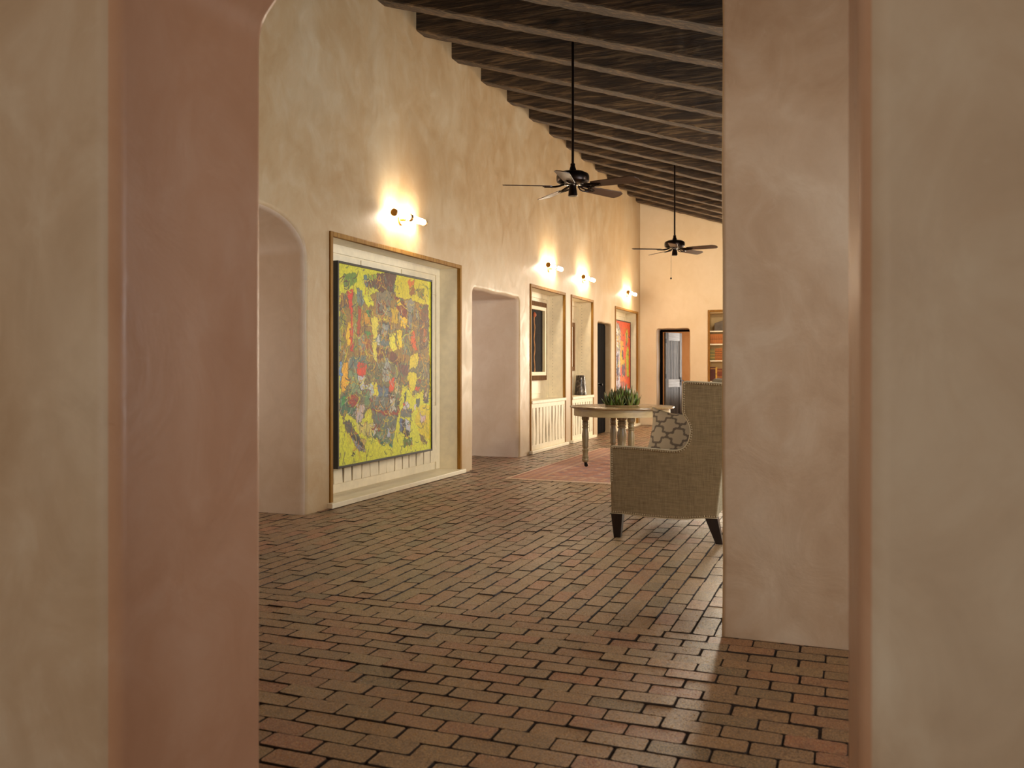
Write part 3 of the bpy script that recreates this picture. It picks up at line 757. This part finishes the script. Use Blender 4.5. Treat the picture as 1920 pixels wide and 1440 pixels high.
((206,186,110),[(0.208,0.882),(0.244,0.888),(0.251,0.908),(0.215,0.905)]),
((120,100,50),[(0.841,0.891),(0.878,0.903),(0.954,0.961),(0.935,0.973),(0.869,0.933)]),
((222,208,120),[(0.172,0.788),(0.325,0.801),(0.340,0.884),(0.251,0.878),(0.180,0.830)]),
((70,76,66),[(0.672,0.662),(0.715,0.667),(0.698,0.688),(0.663,0.712)]),
((70,60,30),[(0.092,0.962),(0.120,0.957),(0.144,0.956),(0.141,0.963),(0.110,0.965)])]

M['art'] = mat_paint_attr('thick_oil_paint', .5, .35, .08)

def canvas_on_left_wall(root, y0, y1, z0, z1, x, cols, nu, nv, name='canvas'):
    return grid_mesh(name, nu, nv, lambda U, V: (0 * U + x, y0 + (y1 - y0) * U, z1 - (z1 - z0) * V), M['art'], root, cols, smooth=False)

def box_frame(root, y0, y1, z0, z1, x0, x1, w, mat, name='frame', bevel=.003):
    m = MB(); m.box(x0, x1, y0, y0 + w, z0, z1); m.box(x0, x1, y1 - w, y1, z0, z1)
    m.box(x0, x1, y0 + w, y1 - w, z1 - w, z1); m.box(x0, x1, y0 + w, y1 - w, z0, z0 + w)
    return m.build(name, mat, root, bevel=bevel)

# 1 big yellow painting
def base_yellow(u, v):
    im = np.zeros(u.shape + (3,)); im[...] = (216, 210, 52)
    g = np.clip((v - .7) / .3, 0, 1)[..., None]; return im * (1 - g) + np.array([222, 222, 70]) * g
r1 = thing('painting', 'large square abstract painting of yellow, brown and grey strokes in a thin black frame', 'painting', (LX, 7.92, .31))
Y0, Y1, Z0, Z1 = 6.945 - 7.92, 8.90 - 7.92, 0, 1.92
box_frame(r1, Y0, Y1, Z0, Z1, -.20, -.105, .022, M['black'])
canvas_on_left_wall(r1, Y0 + .022, Y1 - .022, Z0 + .022, Z1 - .022, -.116, rasterize(420, 420, base_yellow, YELLOW_ART, 5, strokes=2600), 420, 420)
bk = MB(); bk.box(-.262, -.13, Y0 + .03, Y1 - .03, Z0 + .03, Z1 - .03); bk.build('stretcher', M['black'], r1)

# 2 dark slate picture with a tall stalk
r2 = thing('painting', 'tall dark picture with a thin orange-topped stalk, in a wide gilt and cream frame', 'painting', (LX, 12.62, 1.05))
box_frame(r2, -.50, .505, 0, 1.21, -.262, -.185, .085, M['gold_frame'], bevel=.008)
box_frame(r2, -.425, .430, .075, 1.135, -.25, -.170, .055, M['slip'], 'inner_frame')
c = MB(); c.box(-.262, -.215, -.385, .390, .115, 1.095); c.build('canvas', M['slate'], r2)
s = MB(); s.tube([(-.212, -.01 + .016 * math.sin(i * .9), .12 + .85 * i / 20) for i in range(21)], [.010 + .002 * math.sin(i * 2) for i in range(21)], 8); s.build('stalk', mat_simple('ochre_paint', (206, 146, 92), .6), r2, smooth=True)
s = MB(); s.lathe([(.004, 0), (.022, .01), (.034, .035), (.030, .06), (.012, .08), (.003, .085)], 12, c=(-.214, -.01, .96)); s.build('flower_head', mat_simple('orange_paint', (206, 108, 66), .6), r2, smooth=True)

# 3 small gilt framed picture
r3 = thing('painting', 'small gilt-framed picture with a pale mount, hanging above the glazed pot', 'painting', (LX, 14.42, 1.19))
box_frame(r3, -.30, .30, 0, .84, -.262, -.205, .075, M['gold_frame'], bevel=.008)
c = MB(); c.box(-.262, -.225, -.23, .23, .07, .77); c.build('mount', M['linerw'], r3)
c = MB(); c.box(-.225, -.221, -.12, .12, .17, .67); c.build('picture', mat_simple('brown_picture', (120, 84, 56), .6, var=.5), r3)

# 4 orange abstract
def base_orange(u, v):
    im = np.zeros(u.shape + (3,)); im[...] = (206, 84, 40); return im
OR = [((176, 160, 150), [(0, .02), (.22, .04), (.36, .16), (.36, .40), (.2, .46), (0, .44)]), ((220, 214, 206), [(.02, .10), (.2, .08), (.22, .2), (.04, .22)]), ((60, 52, 66), [(0, .2), (.1, .2), (.22, .32), (.06, .34)]), ((214, 206, 200), [(.05, .24), (.16, .24), (.2, .4), (.06, .38)]),
      ((196, 190, 200), [(0, .44), (.3, .42), (.34, 1), (0, 1)]), ((74, 62, 92), [(.08, .5), (.2, .48), (.24, .62), (.1, .64)]), ((66, 56, 80), [(.06, .68), (.22, .66), (.2, .86), (.08, .84)]),
      ((224, 150, 40), [(.32, .26), (.52, .28), (.56, .42), (.34, .44)]), ((196, 170, 44), [(.3, .44), (.48, .42), (.5, .6), (.32, .62)]), ((64, 58, 70), [(.44, .4), (.52, .4), (.54, .54), (.44, .52)]),
      ((190, 168, 50), [(.66, .14), (.82, .1), (.84, .3), (.68, .32)]), ((110, 110, 80), [(.7, .18), (.78, .18), (.78, .34), (.7, .34)]), ((176, 172, 44), [(.78, .36), (.9, .4), (.9, .8), (.76, .8), (.7, .5)]),
      ((206, 160, 50), [(.3, .56), (.66, .54), (.62, .62), (.34, .66)]), ((104, 70, 84), [(.44, .62), (.64, .6), (.68, .78), (.46, .8)]), ((222, 110, 40), [(.3, .8), (.7, .82), (.66, .9), (.34, .9)]), ((170, 90, 80), [(.36, .88), (.6, .88), (.6, 1), (.36, 1)])]
OR = [(c_, [((.16 + .84 * u) if u > 0 else 0, v * .78) for u, v in p]) for c_, p in OR]
r4 = thing('painting', 'orange-red abstract painting seen past the succulent, in the far niche', 'painting', (LX, 17.70, .35))
box_frame(r4, -.78, .78, 0, 1.87, -.20, -.11, .02, M['black'])
canvas_on_left_wall(r4, -.76, .76, .02, 1.85, -.12, rasterize(120, 150, base_orange, OR, 9, .014, strokes=700), 120, 150)
bk = MB(); bk.box(-.262, -.13, -.75, .75, .03, 1.84); bk.build('stretcher', M['black'], r4)

# glazed pot on the counter
p = MB(); p.lathe([(.108, 0), (.112, .006), (.104, .05), (.096, .15), (.084, .27), (.080, .335), (.076, .345), (.066, .345), (.064, .33), (.060, .20)], 28)
pot = p.build('glazed_pot', M['pot'], smooth=True, loc=(LX - .135, 14.80, .766)); tag(pot, 'dark mottled glazed pot tapering upwards, on the slatted niche counter', 'pot')

# ================================================================== WALL LIGHTS
def make_sconce(label):
    r = thing('wall_sconce', label, 'wall light', (LX, 0, 2.77), group='tubular wall lights above the niches')
    MXY = lambda x, y, z: Matrix.Translation((x, y, z)) @ Matrix.Rotation(-PI / 2, 4, 'X')
    m = MB(); m.lathe([(.055, 0), (.055, .012), (.048, .018)], 24, M=Matrix.Translation((.0, 0, -.02)) @ Matrix.Rotation(PI / 2, 4, 'Y')); m.build('wall_plate', M['brass'], r, smooth=True)
    m = MB(); m.tube([(.01, 0, -.02), (.05, 0, -.02), (.085, 0, -.006)], .012, 10); m.build('bracket', M['brass'], r, smooth=True)
    m = MB(); m.lathe([(.036, -.03), (.038, -.026), (.038, .026), (.036, .03)], 24, M=MXY(.105, 0, 0)); m.build('collar', M['brass'], r, smooth=True)
    for s in (-1, 1):
        m = MB(); a, b = (.03, .31) if s > 0 else (-.31, -.03)
        m.lathe([(.030, a), (.030, b)], 20, M=MXY(.105, 0, 0)); m.build('glass_tube', M['glow'], r, smooth=True)
        e = MB(); c0 = .31 if s > 0 else -.335
        e.lathe([(.034, c0), (.037, c0 + .003), (.037, c0 + .022), (.034, c0 + .025)], 24, M=MXY(.105, 0, 0)); e.build('end_cap', M['brass'], r, smooth=True)
    return r
sc = make_sconce('lit brass and glass tube wall light above the big yellow painting'); sc.location.y = 7.95
for y, lab in ((12.66, 'lit tube wall light above the niche with the dark picture'), (14.50, 'lit tube wall light above the narrow niche with the pot'), (17.68, 'lit tube wall light above the orange painting by the far corner')):
    q = copy_tree(sc); q.location.y = y; q['label'] = lab

# ================================================================== CEILING FANS
def make_fan(label, rod, hz):
    r = thing('ceiling_fan', label, 'ceiling fan', (0, 0, 0), group='dark ceiling fans')
    m = MB(); m.lathe([(.0125, .14), (.0125, rod)], 14); m.build('down_rod', M['bronze'], r, smooth=True)
    m = MB(); m.lathe([(.012, rod - .085), (.045, rod - .08), (.068, rod - .03), (.070, rod)], 24); m.build('canopy', M['bronze'], r, smooth=True)
    m = MB(); m.lathe([(.05, .0), (.120, .004), (.150, .020), (.155, .036), (.155, .070), (.148, .090), (.110, .110), (.06, .120), (.034, .124), (.030, .145), (.022, .165), (.022, .19), (.015, .195)], 40); m.build('motor_housing', M['bronze'], r, smooth=True)
    m = MB(); m.lathe([(.040, -.115), (.044, -.11), (.040, -.07), (.032, -.03), (.034, -.015), (.05, .0)], 24); m.build('switch_housing', M['bronze'], r, smooth=True)
    for k in range(5):
        A = Matrix.Rotation(math.radians(257 - 72 * k) + YAW, 4, 'Z')
        P = A @ Matrix.Translation((0, 0, -.022)) @ Matrix.Rotation(math.radians(-13), 4, 'X')
        out = [(.20, -.052), (.22, -.058), (.60, -.072), (.645, -.050), (.664, -.010), (.664, .036), (.640, .070), (.60, .073), (.22, .058), (.20, .052)]
        b = MB(); b.prism(out, -.004, .004, lambda u, v, w: tuple(P @ Vector((u, v, w)))); bl = b.build('blade', M['blade'], r, bevel=.0015)
        ir = MB()
        for s in (-1, 1):
            ir.tube([P @ Vector(q) for q in ((.09, s * .012, .012), (.13, s * .034, .0), (.17, s * .040, -.008), (.21, s * .030, -.009), (.245, s * .010, -.009))], .0075, 8)
        ir.tube([P @ Vector(q) for q in ((.08, 0, .014), (.14, 0, -.002), (.20, 0, -.010), (.27, 0, -.010))], .008, 8)
        ir.prism([(.20, -.045), (.285, -.012), (.285, .012), (.20, .045), (.19, .02), (.19, -.02)], -.011, -.005, lambda u, v, w: tuple(P @ Vector((u, v, w))))
        ir.build('blade_iron', M['bronze'], bl, smooth=True)
    return r
f1 = make_fan('nearer dark ceiling fan with five wooden blades on a long rod', 1.50, 0); f1.location = (-2.441, 7.912, 2.972)
f2 = make_fan('smaller-looking farther ceiling fan with a pull chain, before the far wall', 1.43, 0); f2.location = (-2.508, 13.396, 3.073)
m = MB(); m.tube([(-.05, -.02, -.11), (-.052, -.022, -.45)], .0018, 6); m.build('pull_chain', M['bronze'], f2)
m = MB(); m.lathe([(.002, 0), (.011, .006), (.014, .016), (.009, .028), (.002, .032)], 12, c=(-.052, -.022, -.48)); m.build('pull_knob', M['bronze'], f2, smooth=True)

# ================================================================== TABLE, PLANT, RUG
def rug():
    nu, nv = 230, 330; x0, x1, y0, y1 = -3.61, -1.05, 9.11, 13.1
    U, V = np.meshgrid(np.linspace(0, 1, nu), np.linspace(0, 1, nv))
    X = U * (x1 - x0); Y = V * (y1 - y0); rs = np.random.RandomState(4)
    e = np.minimum(np.minimum(X, x1 - x0 - X), np.minimum(Y, y1 - y0 - Y))
    im = np.zeros(U.shape + (3,)); im[...] = (168, 104, 88)
    p = np.sin(X * 19) * np.sin(Y * 19) + .6 * np.sin(X * 47 + 2 * np.sin(Y * 11)) * np.sin(Y * 41)
    im[p > .55] = (120, 96, 112); im[p < -.75] = (206, 170, 142); im[(p > .1) & (p < .24)] = (188, 132, 106)
    b = (e < .36); q = np.sin((X + Y) * 26) * np.sin((X - Y) * 26)
    im[b] = (186, 122, 92); im[b & (q > .3)] = (150, 120, 128); im[b & (q < -.5)] = (214, 182, 150)
    im[(e > .33) & (e < .37)] = (206, 176, 146); im[(e > .05) & (e < .085)] = (150, 86, 70); im[e < .055] = (236, 218, 188)
    wear = rs.rand(nv, nu); im = im * (1 + (wear[..., None] - .5) * .25)
    im = im * .48 + np.array([198, 150, 120]) * .5
    s = np.clip(im, 0, 255) / 255; c = np.where(s <= .04045, s / 12.92, ((s + .055) / 1.055) ** 2.4)
    h = rs.rand(nv, nu) * .0012
    def fn(U, V):
        ed = np.minimum(np.minimum(U, 1 - U) * nu, np.minimum(V, 1 - V) * nv)
        return U * (x1 - x0), V * (y1 - y0), np.where(ed < .5, .0015, .0095 + h)
    o = grid_mesh('rug', nu, nv, fn, mat_paint_attr('rug_wool', .9, .35, .10), None, c)
    o.location = (x0, y0, 0); tag(o, 'faded pink and lilac patterned rug under the round table, with a pale edge', 'rug')
rug()

TX, TY, TZ = -2.67, 10.73, .0115
tb = thing('round_table', 'whitewashed round wooden table on turned legs with casters, standing on the rug', 'table', (TX, TY, TZ))
m = MB(); m.lathe([(.56, .727), (.625, .727), (.638, .731), (.646, .738), (.644, .744), (.650, .747), (.648, .752), (.640, .754)], 96); m.build('tabletop', M['tabletop'], tb, smooth=True)
m = MB(); n = 96; vs = []; fs = []
for r_, z in ((.598, .636), (.598, .727), (.575, .727), (.575, .636)):
    for k in range(n): a = 2 * PI * k / n; vs.append((r_ * math.cos(a), r_ * math.sin(a), z))
for i in range(4):
    for k in range(n): fs.append((i * n + k, i * n + (k + 1) % n, ((i + 1) % 4) * n + (k + 1) % n, ((i + 1) % 4) * n + k))
m.add(vs, fs); ap = m.build('apron', M['apronwood'], tb, smooth=True, bevel=.002)
for a in (math.radians(205), math.radians(25)): m = MB(); m.box(.5985, .6000, -.0012, .0012, .638, .726, Matrix.Rotation(a, 4, 'Z')); m.build('leaf_joint', M['black'], ap)
prof = [(.020, .055), (.030, .060), (.040, .072), (.044, .090), (.041, .104), (.035, .110), (.041, .116), (.041, .124), (.034, .130), (.033, .165), (.035, .195), (.041, .203), (.041, .212), (.030, .220), (.028, .230), (.037, .245), (.039, .265), (.036, .285), (.040, .33), (.043, .375), (.040, .42), (.034, .46), (.033, .478), (.041, .484), (.041, .492), (.031, .498), (.036, .512), (.040, .530), (.034, .545), (.041, .552), (.040, .560), (.030, .566), (.044, .585), (.047, .600), (.047, .640)]
legs = [(-.41, -.217), (.217, -.41), (.41, .217), (-.217, .41)]
for i, (x, y) in enumerate(legs):
    m = MB(); m.lathe(prof, 24); lg = m.build('leg', M['tablewood'], tb, smooth=True, loc=(x, y, 0))
    c = MB(); c.lathe([(.019, -.010), (.022, -.006), (.022, .006), (.019, .010)], 16, M=Matrix.Translation((.012, 0, .0225)) @ Matrix.Rotation(PI / 2, 4, 'X'))
    c.box(-.010, .022, -.014, -.011, .012, .052); c.box(-.010, .022, .011, .014, .012, .052); c.lathe([(.016, .048), (.018, .056), (.012, .06)], 12); c.build('caster', M['iron'], lg, smooth=True)
m = MB(); m.lathe([(r_ * 1.38, z - .003 if z < .2 else z) for r_, z in [(.02, .006)] + prof], 28); m.build('leg', M['tablewood'], tb, smooth=True, loc=(.0, 0, 0))

# succulents
def succulent():
    root = thing('succulent', 'cluster of pointed green aloe-like succulents in the middle of the round table', 'plant', (TX, TY, TZ + .754))
    rnd = random.Random(11); V = []; F = []; C = []
    def leaf(px, py, az, tilt, L, w):
        NS = 9; b = len(V)
        d = Vector((math.cos(az), math.sin(az), 0)); side = Vector((-d.y, d.x, 0))
        pos = Vector((px, py, .004)); ang = tilt * 1.0
        base = lin(rnd.choice([(88, 126, 44), (72, 110, 38), (100, 134, 54), (64, 94, 36), (108, 126, 58)]))
        for i in range(NS + 1):
            t = i / NS; a = ang * (1.25 - .75 * t)
            dirv = d * math.sin(a) + Vector((0, 0, 1)) * math.cos(a); nrm = d * math.cos(a) - Vector((0, 0, 1)) * math.sin(a)
            ww = w * (1.0 + .25 * math.sin(t * 2.2)) * (1 - t ** 1.9) + .0006; th = ww * .38
            for (s, n_) in ((-1, .25), (-.5, -.55), (0, -.9), (.5, -.55), (1, .25), (0, .25)):
                p = pos + side * (ww * s) - nrm * (-th * n_)
                V.append(tuple(p))
                e = abs(s) > .9; k = np.array(base[:3]) * (1.15 - .35 * t)
                if e or t > .8: k = k * .45 + np.array(lin((120, 66, 44))[:3]) * .55
                C.append(tuple(k))
            pos = pos + dirv * (L / NS)
        for i in range(NS):
            for k in range(6): F.append((b + i * 6 + k, b + i * 6 + (k + 1) % 6, b + (i + 1) * 6 + (k + 1) % 6, b + (i + 1) * 6 + k))
    for (cx, cy, s, nl) in ((0, 0, 1.0, 14), (-.11, .02, .85, 12), (.10, -.02, .9, 12), (-.04, -.09, .75, 11), (.05, .09, .95, 12), (.16, .05, .72, 10), (-.15, -.05, .78, 10), (-.06, .10, .95, 11), (.12, -.09, .6, 10), (-.11, -.10, .55, 9), (.02, -.13, .5, 9)):
        for k in range(nl):
            r_ = k / nl; az = k * 2.4 + cx * 20
            leaf(cx + .022 * math.cos(az) * (1 - r_), cy + .022 * math.sin(az) * (1 - r_), az, (.60 * (1 - r_) + .08) * rnd.uniform(.8, 1.2), s * rnd.uniform(.21, .29) * (.72 + .38 * r_), s * rnd.uniform(.027, .037))
    me = bpy.data.meshes.new('leaves'); me.from_pydata(V, [], F); me.materials.append(M['leaf'])
    at = me.color_attributes.new('leaf', 'FLOAT_COLOR', 'POINT'); at.data.foreach_set('color', np.concatenate([np.array(C), np.ones((len(C), 1))], 1).astype(np.float32).ravel())
    bm = bmesh.new(); bm.from_mesh(me); bmesh.ops.recalc_face_normals(bm, faces=bm.faces); bm.to_mesh(me); bm.free()
    for p in me.polygons: p.use_smooth = True
    o = bpy.data.objects.new('leaves', me); COL.objects.link(o); o.parent = root
    m = MB(); m.lathe([(.19, .0), (.205, .003), (.208, .012), (.20, .014), (.19, .010)], 40); m.build('tray', mat_simple('tan_clay_tray', (150, 120, 80), .6), root, smooth=True)
succulent()

# ================================================================== ARMCHAIR
CX, CY = -1.25, 6.99
ch = thing('wing_settee', 'high-backed wing settee in woven tan linen with nailhead trim, facing left', 'settee', (CX, CY, 0))
def smooth_poly(p, it=2):
    return p
side = [(-.385, .180), (-.389, .400), (-.389, .650), (-.383, .663), (-.370, .668), (-.207, .664), (-.041, .655), (.045, .650), (.085, .650), (.115, .656), (.140, .668), (.160, .688), (.175, .715), (.184, .745), (.190, .775), (.190, .800), (.184, .830), (.172, .858), (.155, .883), (.142, .905), (.136, .925), (.135, .950), (.137, 1.120), (.141, 1.133), (.150, 1.140), (.165, 1.143), (.300, 1.137), (.430, 1.130), (.470, 1.120), (.478, 1.05), (.440, .70), (.400, .40), (.376, .186), (.30, .186), (.16, .168), (.02, .165), (-.12, .168), (-.30, .180)]
top_edge = side[1:29]; bot_edge = [side[0]] + side[:-8:-1][0:0] + side[32:][::-1]
for s, nm in ((-1, 'near'), (1, 'far')):
    y_out = s * .74; y_in = s * .655
    m = MB(); m.prism(side, min(y_out, y_in), max(y_out, y_in), lambda u, v, w: (u, w, v))
    sp = m.build('side_panel', M['weave'], ch, bevel=.010, seg=3)
    w_ = MB(); yy = y_out - s * .004
    w_.tube([(u * 1.0, yy, v + .002) for u, v in top_edge], .0055, 6); w_.tube([(u, yy, v) for u, v in [side[0]] + side[:31:-1][0:6][::1]], .005, 6)
    w_.build('welt', M['piping'], sp, smooth=True)
    mats_ = []
    def heads(path, yoff, inset):
        pts = [Vector((a, b)) for a, b in path]; acc = 0
        for a, b in zip(pts[:-1], pts[1:]):
            L = (b - a).length; dirv = (b - a) / L; nr = Vector((dirv.y, -dirv.x)); t_ = -acc
            while t_ + .0165 <= L:
                t_ += .0165; q = a + dirv * t_ + nr * inset
                mats_.append(Matrix.Translation((q.x, yoff, q.y)) @ Matrix.Rotation(s * -PI / 2, 4, 'X'))
            acc = L - t_
    for a, b in zip(top_edge[2:-1], top_edge[3:]):          # along the top faces of arm and wing
        a = Vector(a); b = Vector(b); L = (b - a).length; k = max(1, int(L / .0165))
        for i in range(k):
            q = a + (b - a) * ((i + .5) / k); dirv = (b - a).normalized(); nr = Vector((-dirv.y, dirv.x))
            mats_.append(Matrix.Translation((q.x, y_out - s * .018, q.y)) @ Vector((nr.x, 0, nr.y)).to_track_quat('Z', 'Y').to_matrix().to_4x4())
    heads(top_edge, y_out, .010); heads([side[0]] + side[:31:-1], y_out, -.010)
    keep = mats_[:100] if s < 0 else []
    if keep:
        hb = MB(); hb.lathe([(.0070, 0), (.0056, .0036), (.0020, .0056)], 7); h0 = hb.build('nailhead', M['nail'], sp, smooth=True); h0.matrix_local = keep[0]
        for M4 in keep[1:]: q = h0.copy(); COL.objects.link(q); q.parent = sp; q.matrix_local = M4
    nb = MB()
    for M4 in mats_[len(keep):]: nb.lathe([(.0070, 0), (.0056, .0036), (.0020, .0056)], 7, M=M4)
    tag(nb.build('nailhead', M['nail'], sp, smooth=True), kind='stuff')
m = MB(); m.prism([(.20, .30), (.375, .19), (.478, 1.05), (.470, 1.118), (.43, 1.128), (.33, 1.130), (.29, 1.10)], -.655, .655, lambda u, v, w: (u, w, v)); m.build('backrest', M['weave'], ch, bevel=.02, seg=3)
m = MB(); m.box(-.375, .30, -.655, .655, .178, .345); m.build('seat_base', M['weave'], ch, bevel=.015, seg=3)
m = MB(); m.box(-.385, .235, -.648, .648, .347, .475); m.build('seat_cushion', M['weave'], ch, bevel=.04, seg=4)
for x, y, rake in ((-.345, -.70, 0), (-.345, .70, 0), (.335, -.70, .055), (.335, .70, .055)):
    m = MB(); t_, b_ = .044, .025
    vs = [(x + dx * t_, y + dy * t_ * .9, .185) for dx, dy in ((-1, -1), (1, -1), (1, 1), (-1, 1))] + [(x + rake + dx * b_, y + dy * b_ + (0.0), .001) for dx, dy in ((-1, -1), (1, -1), (1, 1), (-1, 1))]
    m.add(vs, [(0, 1, 2, 3), (7, 6, 5, 4), (0, 4, 5, 1), (1, 5, 6, 2), (2, 6, 7, 3), (3, 7, 4, 0)]); m.build('leg', M['darkwood'], ch, bevel=.003)

# cushion on the armchair
def cushion():
    S = .45; root = thing('throw_pillow', 'plump beige throw pillow with a grey trellis pattern, standing on the settee seat', 'pillow', (-1.275, 6.585, .478))
    R = Matrix.Rotation(math.radians(-8), 4, 'Z') @ Matrix.Rotation(math.radians(-18), 4, 'X') @ Matrix.Translation((0, 0, .015)) @ Matrix.Rotation(math.radians(5), 4, 'Y')
    n = 90; U, V = np.meshgrid(np.linspace(-1, 1, n), np.linspace(-1, 1, n))
    for s, nm in ((-1, 'front_cover'), (1, 'back_cover')):
        puff = .085 * ((1 - U ** 2).clip(0) * (1 - V ** 2).clip(0)) ** .42
        pin = 1 - .17 * (1 - np.abs(V) ** 2) * np.abs(U) ** 3; pin2 = 1 - .17 * (1 - np.abs(U) ** 2) * np.abs(V) ** 3
        x = U * S / 2 * pin; z = V * S / 2 * pin2; dn = s * puff + .006 * np.sin(U * 5 + V * 3) * (1 - U ** 2) * (1 - V ** 2)
        P_ = (U * S / 2) / .165 + .2; Q = (V * S / 2) / .165
        a = (P_ + Q) + .07 * np.sin(4 * PI * (P_ - Q)); b = (P_ - Q) + .07 * np.sin(4 * PI * (P_ + Q))
        fa = np.abs((a + .5) % 1 - .5); fb = np.abs((b + .5) % 1 - .5); dmin = np.minimum(fa, fb)
        im = np.zeros(U.shape + (3,)); im[...] = (226, 214, 190); im[dmin < .085] = (142, 132, 120)
        if s > 0: im[...] = (214, 204, 184)
        ss = im / 255; c = ((ss + .055) / 1.055) ** 2.4
        pts = [R @ Vector((float(a_), float(b_), float(c_) + S / 2)) for a_, b_, c_ in zip(x.ravel(), dn.ravel(), z.ravel())]
        A = np.array([tuple(p) for p in pts]).reshape(n, n, 3)
        grid_mesh(nm, n, n, lambda u, v, A=A: (A[..., 0], A[..., 1], A[..., 2]), mat_paint_attr('pillow_cloth', .9, .25, .05), root, c)
    m = MB(); ring = []
    for t in np.linspace(-1, 1, 20)[:-1]: ring.append((t, -1))
    for t in np.linspace(-1, 1, 20)[:-1]: ring.append((1, t))
    for t in np.linspace(1, -1, 20)[:-1]: ring.append((t, 1))
    for t in np.linspace(1, -1, 20): ring.append((-1, t))
    pts = []
    for u, v in ring:
        pin = 1 - .17 * (1 - abs(v) ** 2) * abs(u) ** 3; pin2 = 1 - .17 * (1 - abs(u) ** 2) * abs(v) ** 3
        pts.append(R @ Vector((u * S / 2 * pin, 0, v * S / 2 * pin2 + S / 2)))
    m.tube(pts, .004, 6); m.build('piping', M['piping'], root, smooth=True)
cushion()

# ================================================================== BOOKCASE IN THE FAR WALL
BX0, BX1, BY = -2.83, -1.95, 18.88
bc = thing('bookcase', 'built-in wooden bookcase recessed in the far wall, right of the open door', 'bookcase', ((BX0 + BX1) / 2, BY, 0))
h = (BX1 - BX0) / 2
m = MB(); m.box(-h, -h + .04, -.012, .05, 0.004, 2.47); m.box(h - .04, h, -.012, .05, 0.004, 2.47); m.box(-h + .04, h - .04, -.012, .05, 2.43, 2.47); m.build('frame', M['oak'], bc, bevel=.004)
m = MB(); m.box(-h + .002, h - .002, .30, .33, .004, 2.43); m.box(-h + .002, -h + .03, .05, .30, .004, 2.43); m.box(h - .03, h - .002, .05, .30, .004, 2.43); m.box(-h + .03, h - .03, .05, .30, 2.40, 2.43)
m.build('case', mat_simple('tan_case', (196, 164, 110), .5), bc)
SH = [2.03, 1.755, 1.405, .965, .60, .25]
for z in SH: m = MB(); m.box(-h + .03, h - .03, .03, .30, z - .028, z); m.build('shelf', M['cream'], bc, bevel=.003)
lw_ = mat_simple('orange_leather', (176, 104, 42), .45, var=.15); dk_ = mat_simple('dark_band', (44, 26, 18), .5)
ol_ = mat_simple('olive_leather', (120, 112, 60), .5, var=.15); gd_ = mat_simple('gilt_band', (204, 160, 72), .4); rd_ = mat_simple('dark_red_leather', (82, 34, 24), .45, var=.15); yl_ = mat_simple('yellow_cloth', (206, 160, 66), .6); rb_ = mat_simple('red_brown_leather', (120, 56, 30), .5, var=.15)
def make_book(w, hh, dp, cover, band, bands, label, grp):
    m = MB(); m.cm = 0; m.box(0, w, 0, .004, 0, hh); m.box(0, .003, .004, dp, 0, hh); m.box(w - .003, w, .004, dp, 0, hh)
    m.cm = 1; m.box(.003, w - .003, .004, dp - .004, .004, hh - .004)
    m.cm = 2
    for t in bands: m.box(-.0004, w + .0004, -.0012, .0002, hh * t, hh * t + .009)
    o = m.build('book', [cover, M['linerw'], band]); return tag(o, label, 'book', grp)
def row(z, specs, grp, x=-2.79):
    protos = {}
    for (w, hh, cov, band, bands, label, key) in specs:
        if key not in protos: protos[key] = o = make_book(w, hh, .15, cov, band, bands, label, grp)
        else: o = protos[key].copy(); COL.objects.link(o)
        o['label'] = label; o.location = (x, BY + .055, z + .0005); x += w + .0015
NTH = ['leftmost', 'second from left', 'third from left', 'fourth from left', 'fifth from left', 'sixth from left', 'seventh from left']
row(1.755, [(.044, .205, lw_, dk_, (.45,), '%s of the orange leather books on the upper book shelf' % n_, 'a') for n_ in NTH[:6]], 'matching orange leather volumes')
row(1.405, [(.032, .235, ol_, gd_, (.2, .5, .8), '%s of the slim olive books on the middle book shelf' % n_, 'a') for n_ in NTH[:3]] +
    [(.050, .250, lw_, dk_, (.1, .25, .4, .55, .7, .85), '%s of the broad banded brown books on the middle shelf' % n_, 'd') for n_ in NTH[:3]], 'olive and banded volumes')
row(.965, [(.036, .295, rd_, gd_, (.86,), '%s of the tall dark red books on the lower shelf' % n_, 'a') for n_ in NTH[:3]] + [(.032, .290, yl_, dk_, (.5,), 'pale yellow book standing between dark red and red-brown books', 'b')] +
    [(.036, .26, rb_, gd_, (.3, .8), '%s of the red-brown books right of the yellow one' % n_, 'c') for n_ in NTH[:3]], 'dark red and brown books')
# sloping-topped dark box on the top shelf
m = MB(); m.prism([(0, 0), (.42, 0), (.42, .22), (.30, .255), (.0, .16)], .06, .26, lambda u, v, w: (u, w, v)); bx_ = m.build('document_box', mat_simple('dark_grey_box', (92, 80, 66), .5, var=.15), bevel=.006, loc=(-2.70, BY, 2.031)); tag(bx_, 'dark grey box with a sloping top on the top bookcase shelf', 'box')
for o in bpy.data.objects:
    if o.type == 'MESH' and o.get('kind') == 'structure' and o.name.startswith('wall') and len(o.data.polygons) > 50:
        o.modifiers.new('weighted', 'WEIGHTED_NORMAL').keep_sharp = True
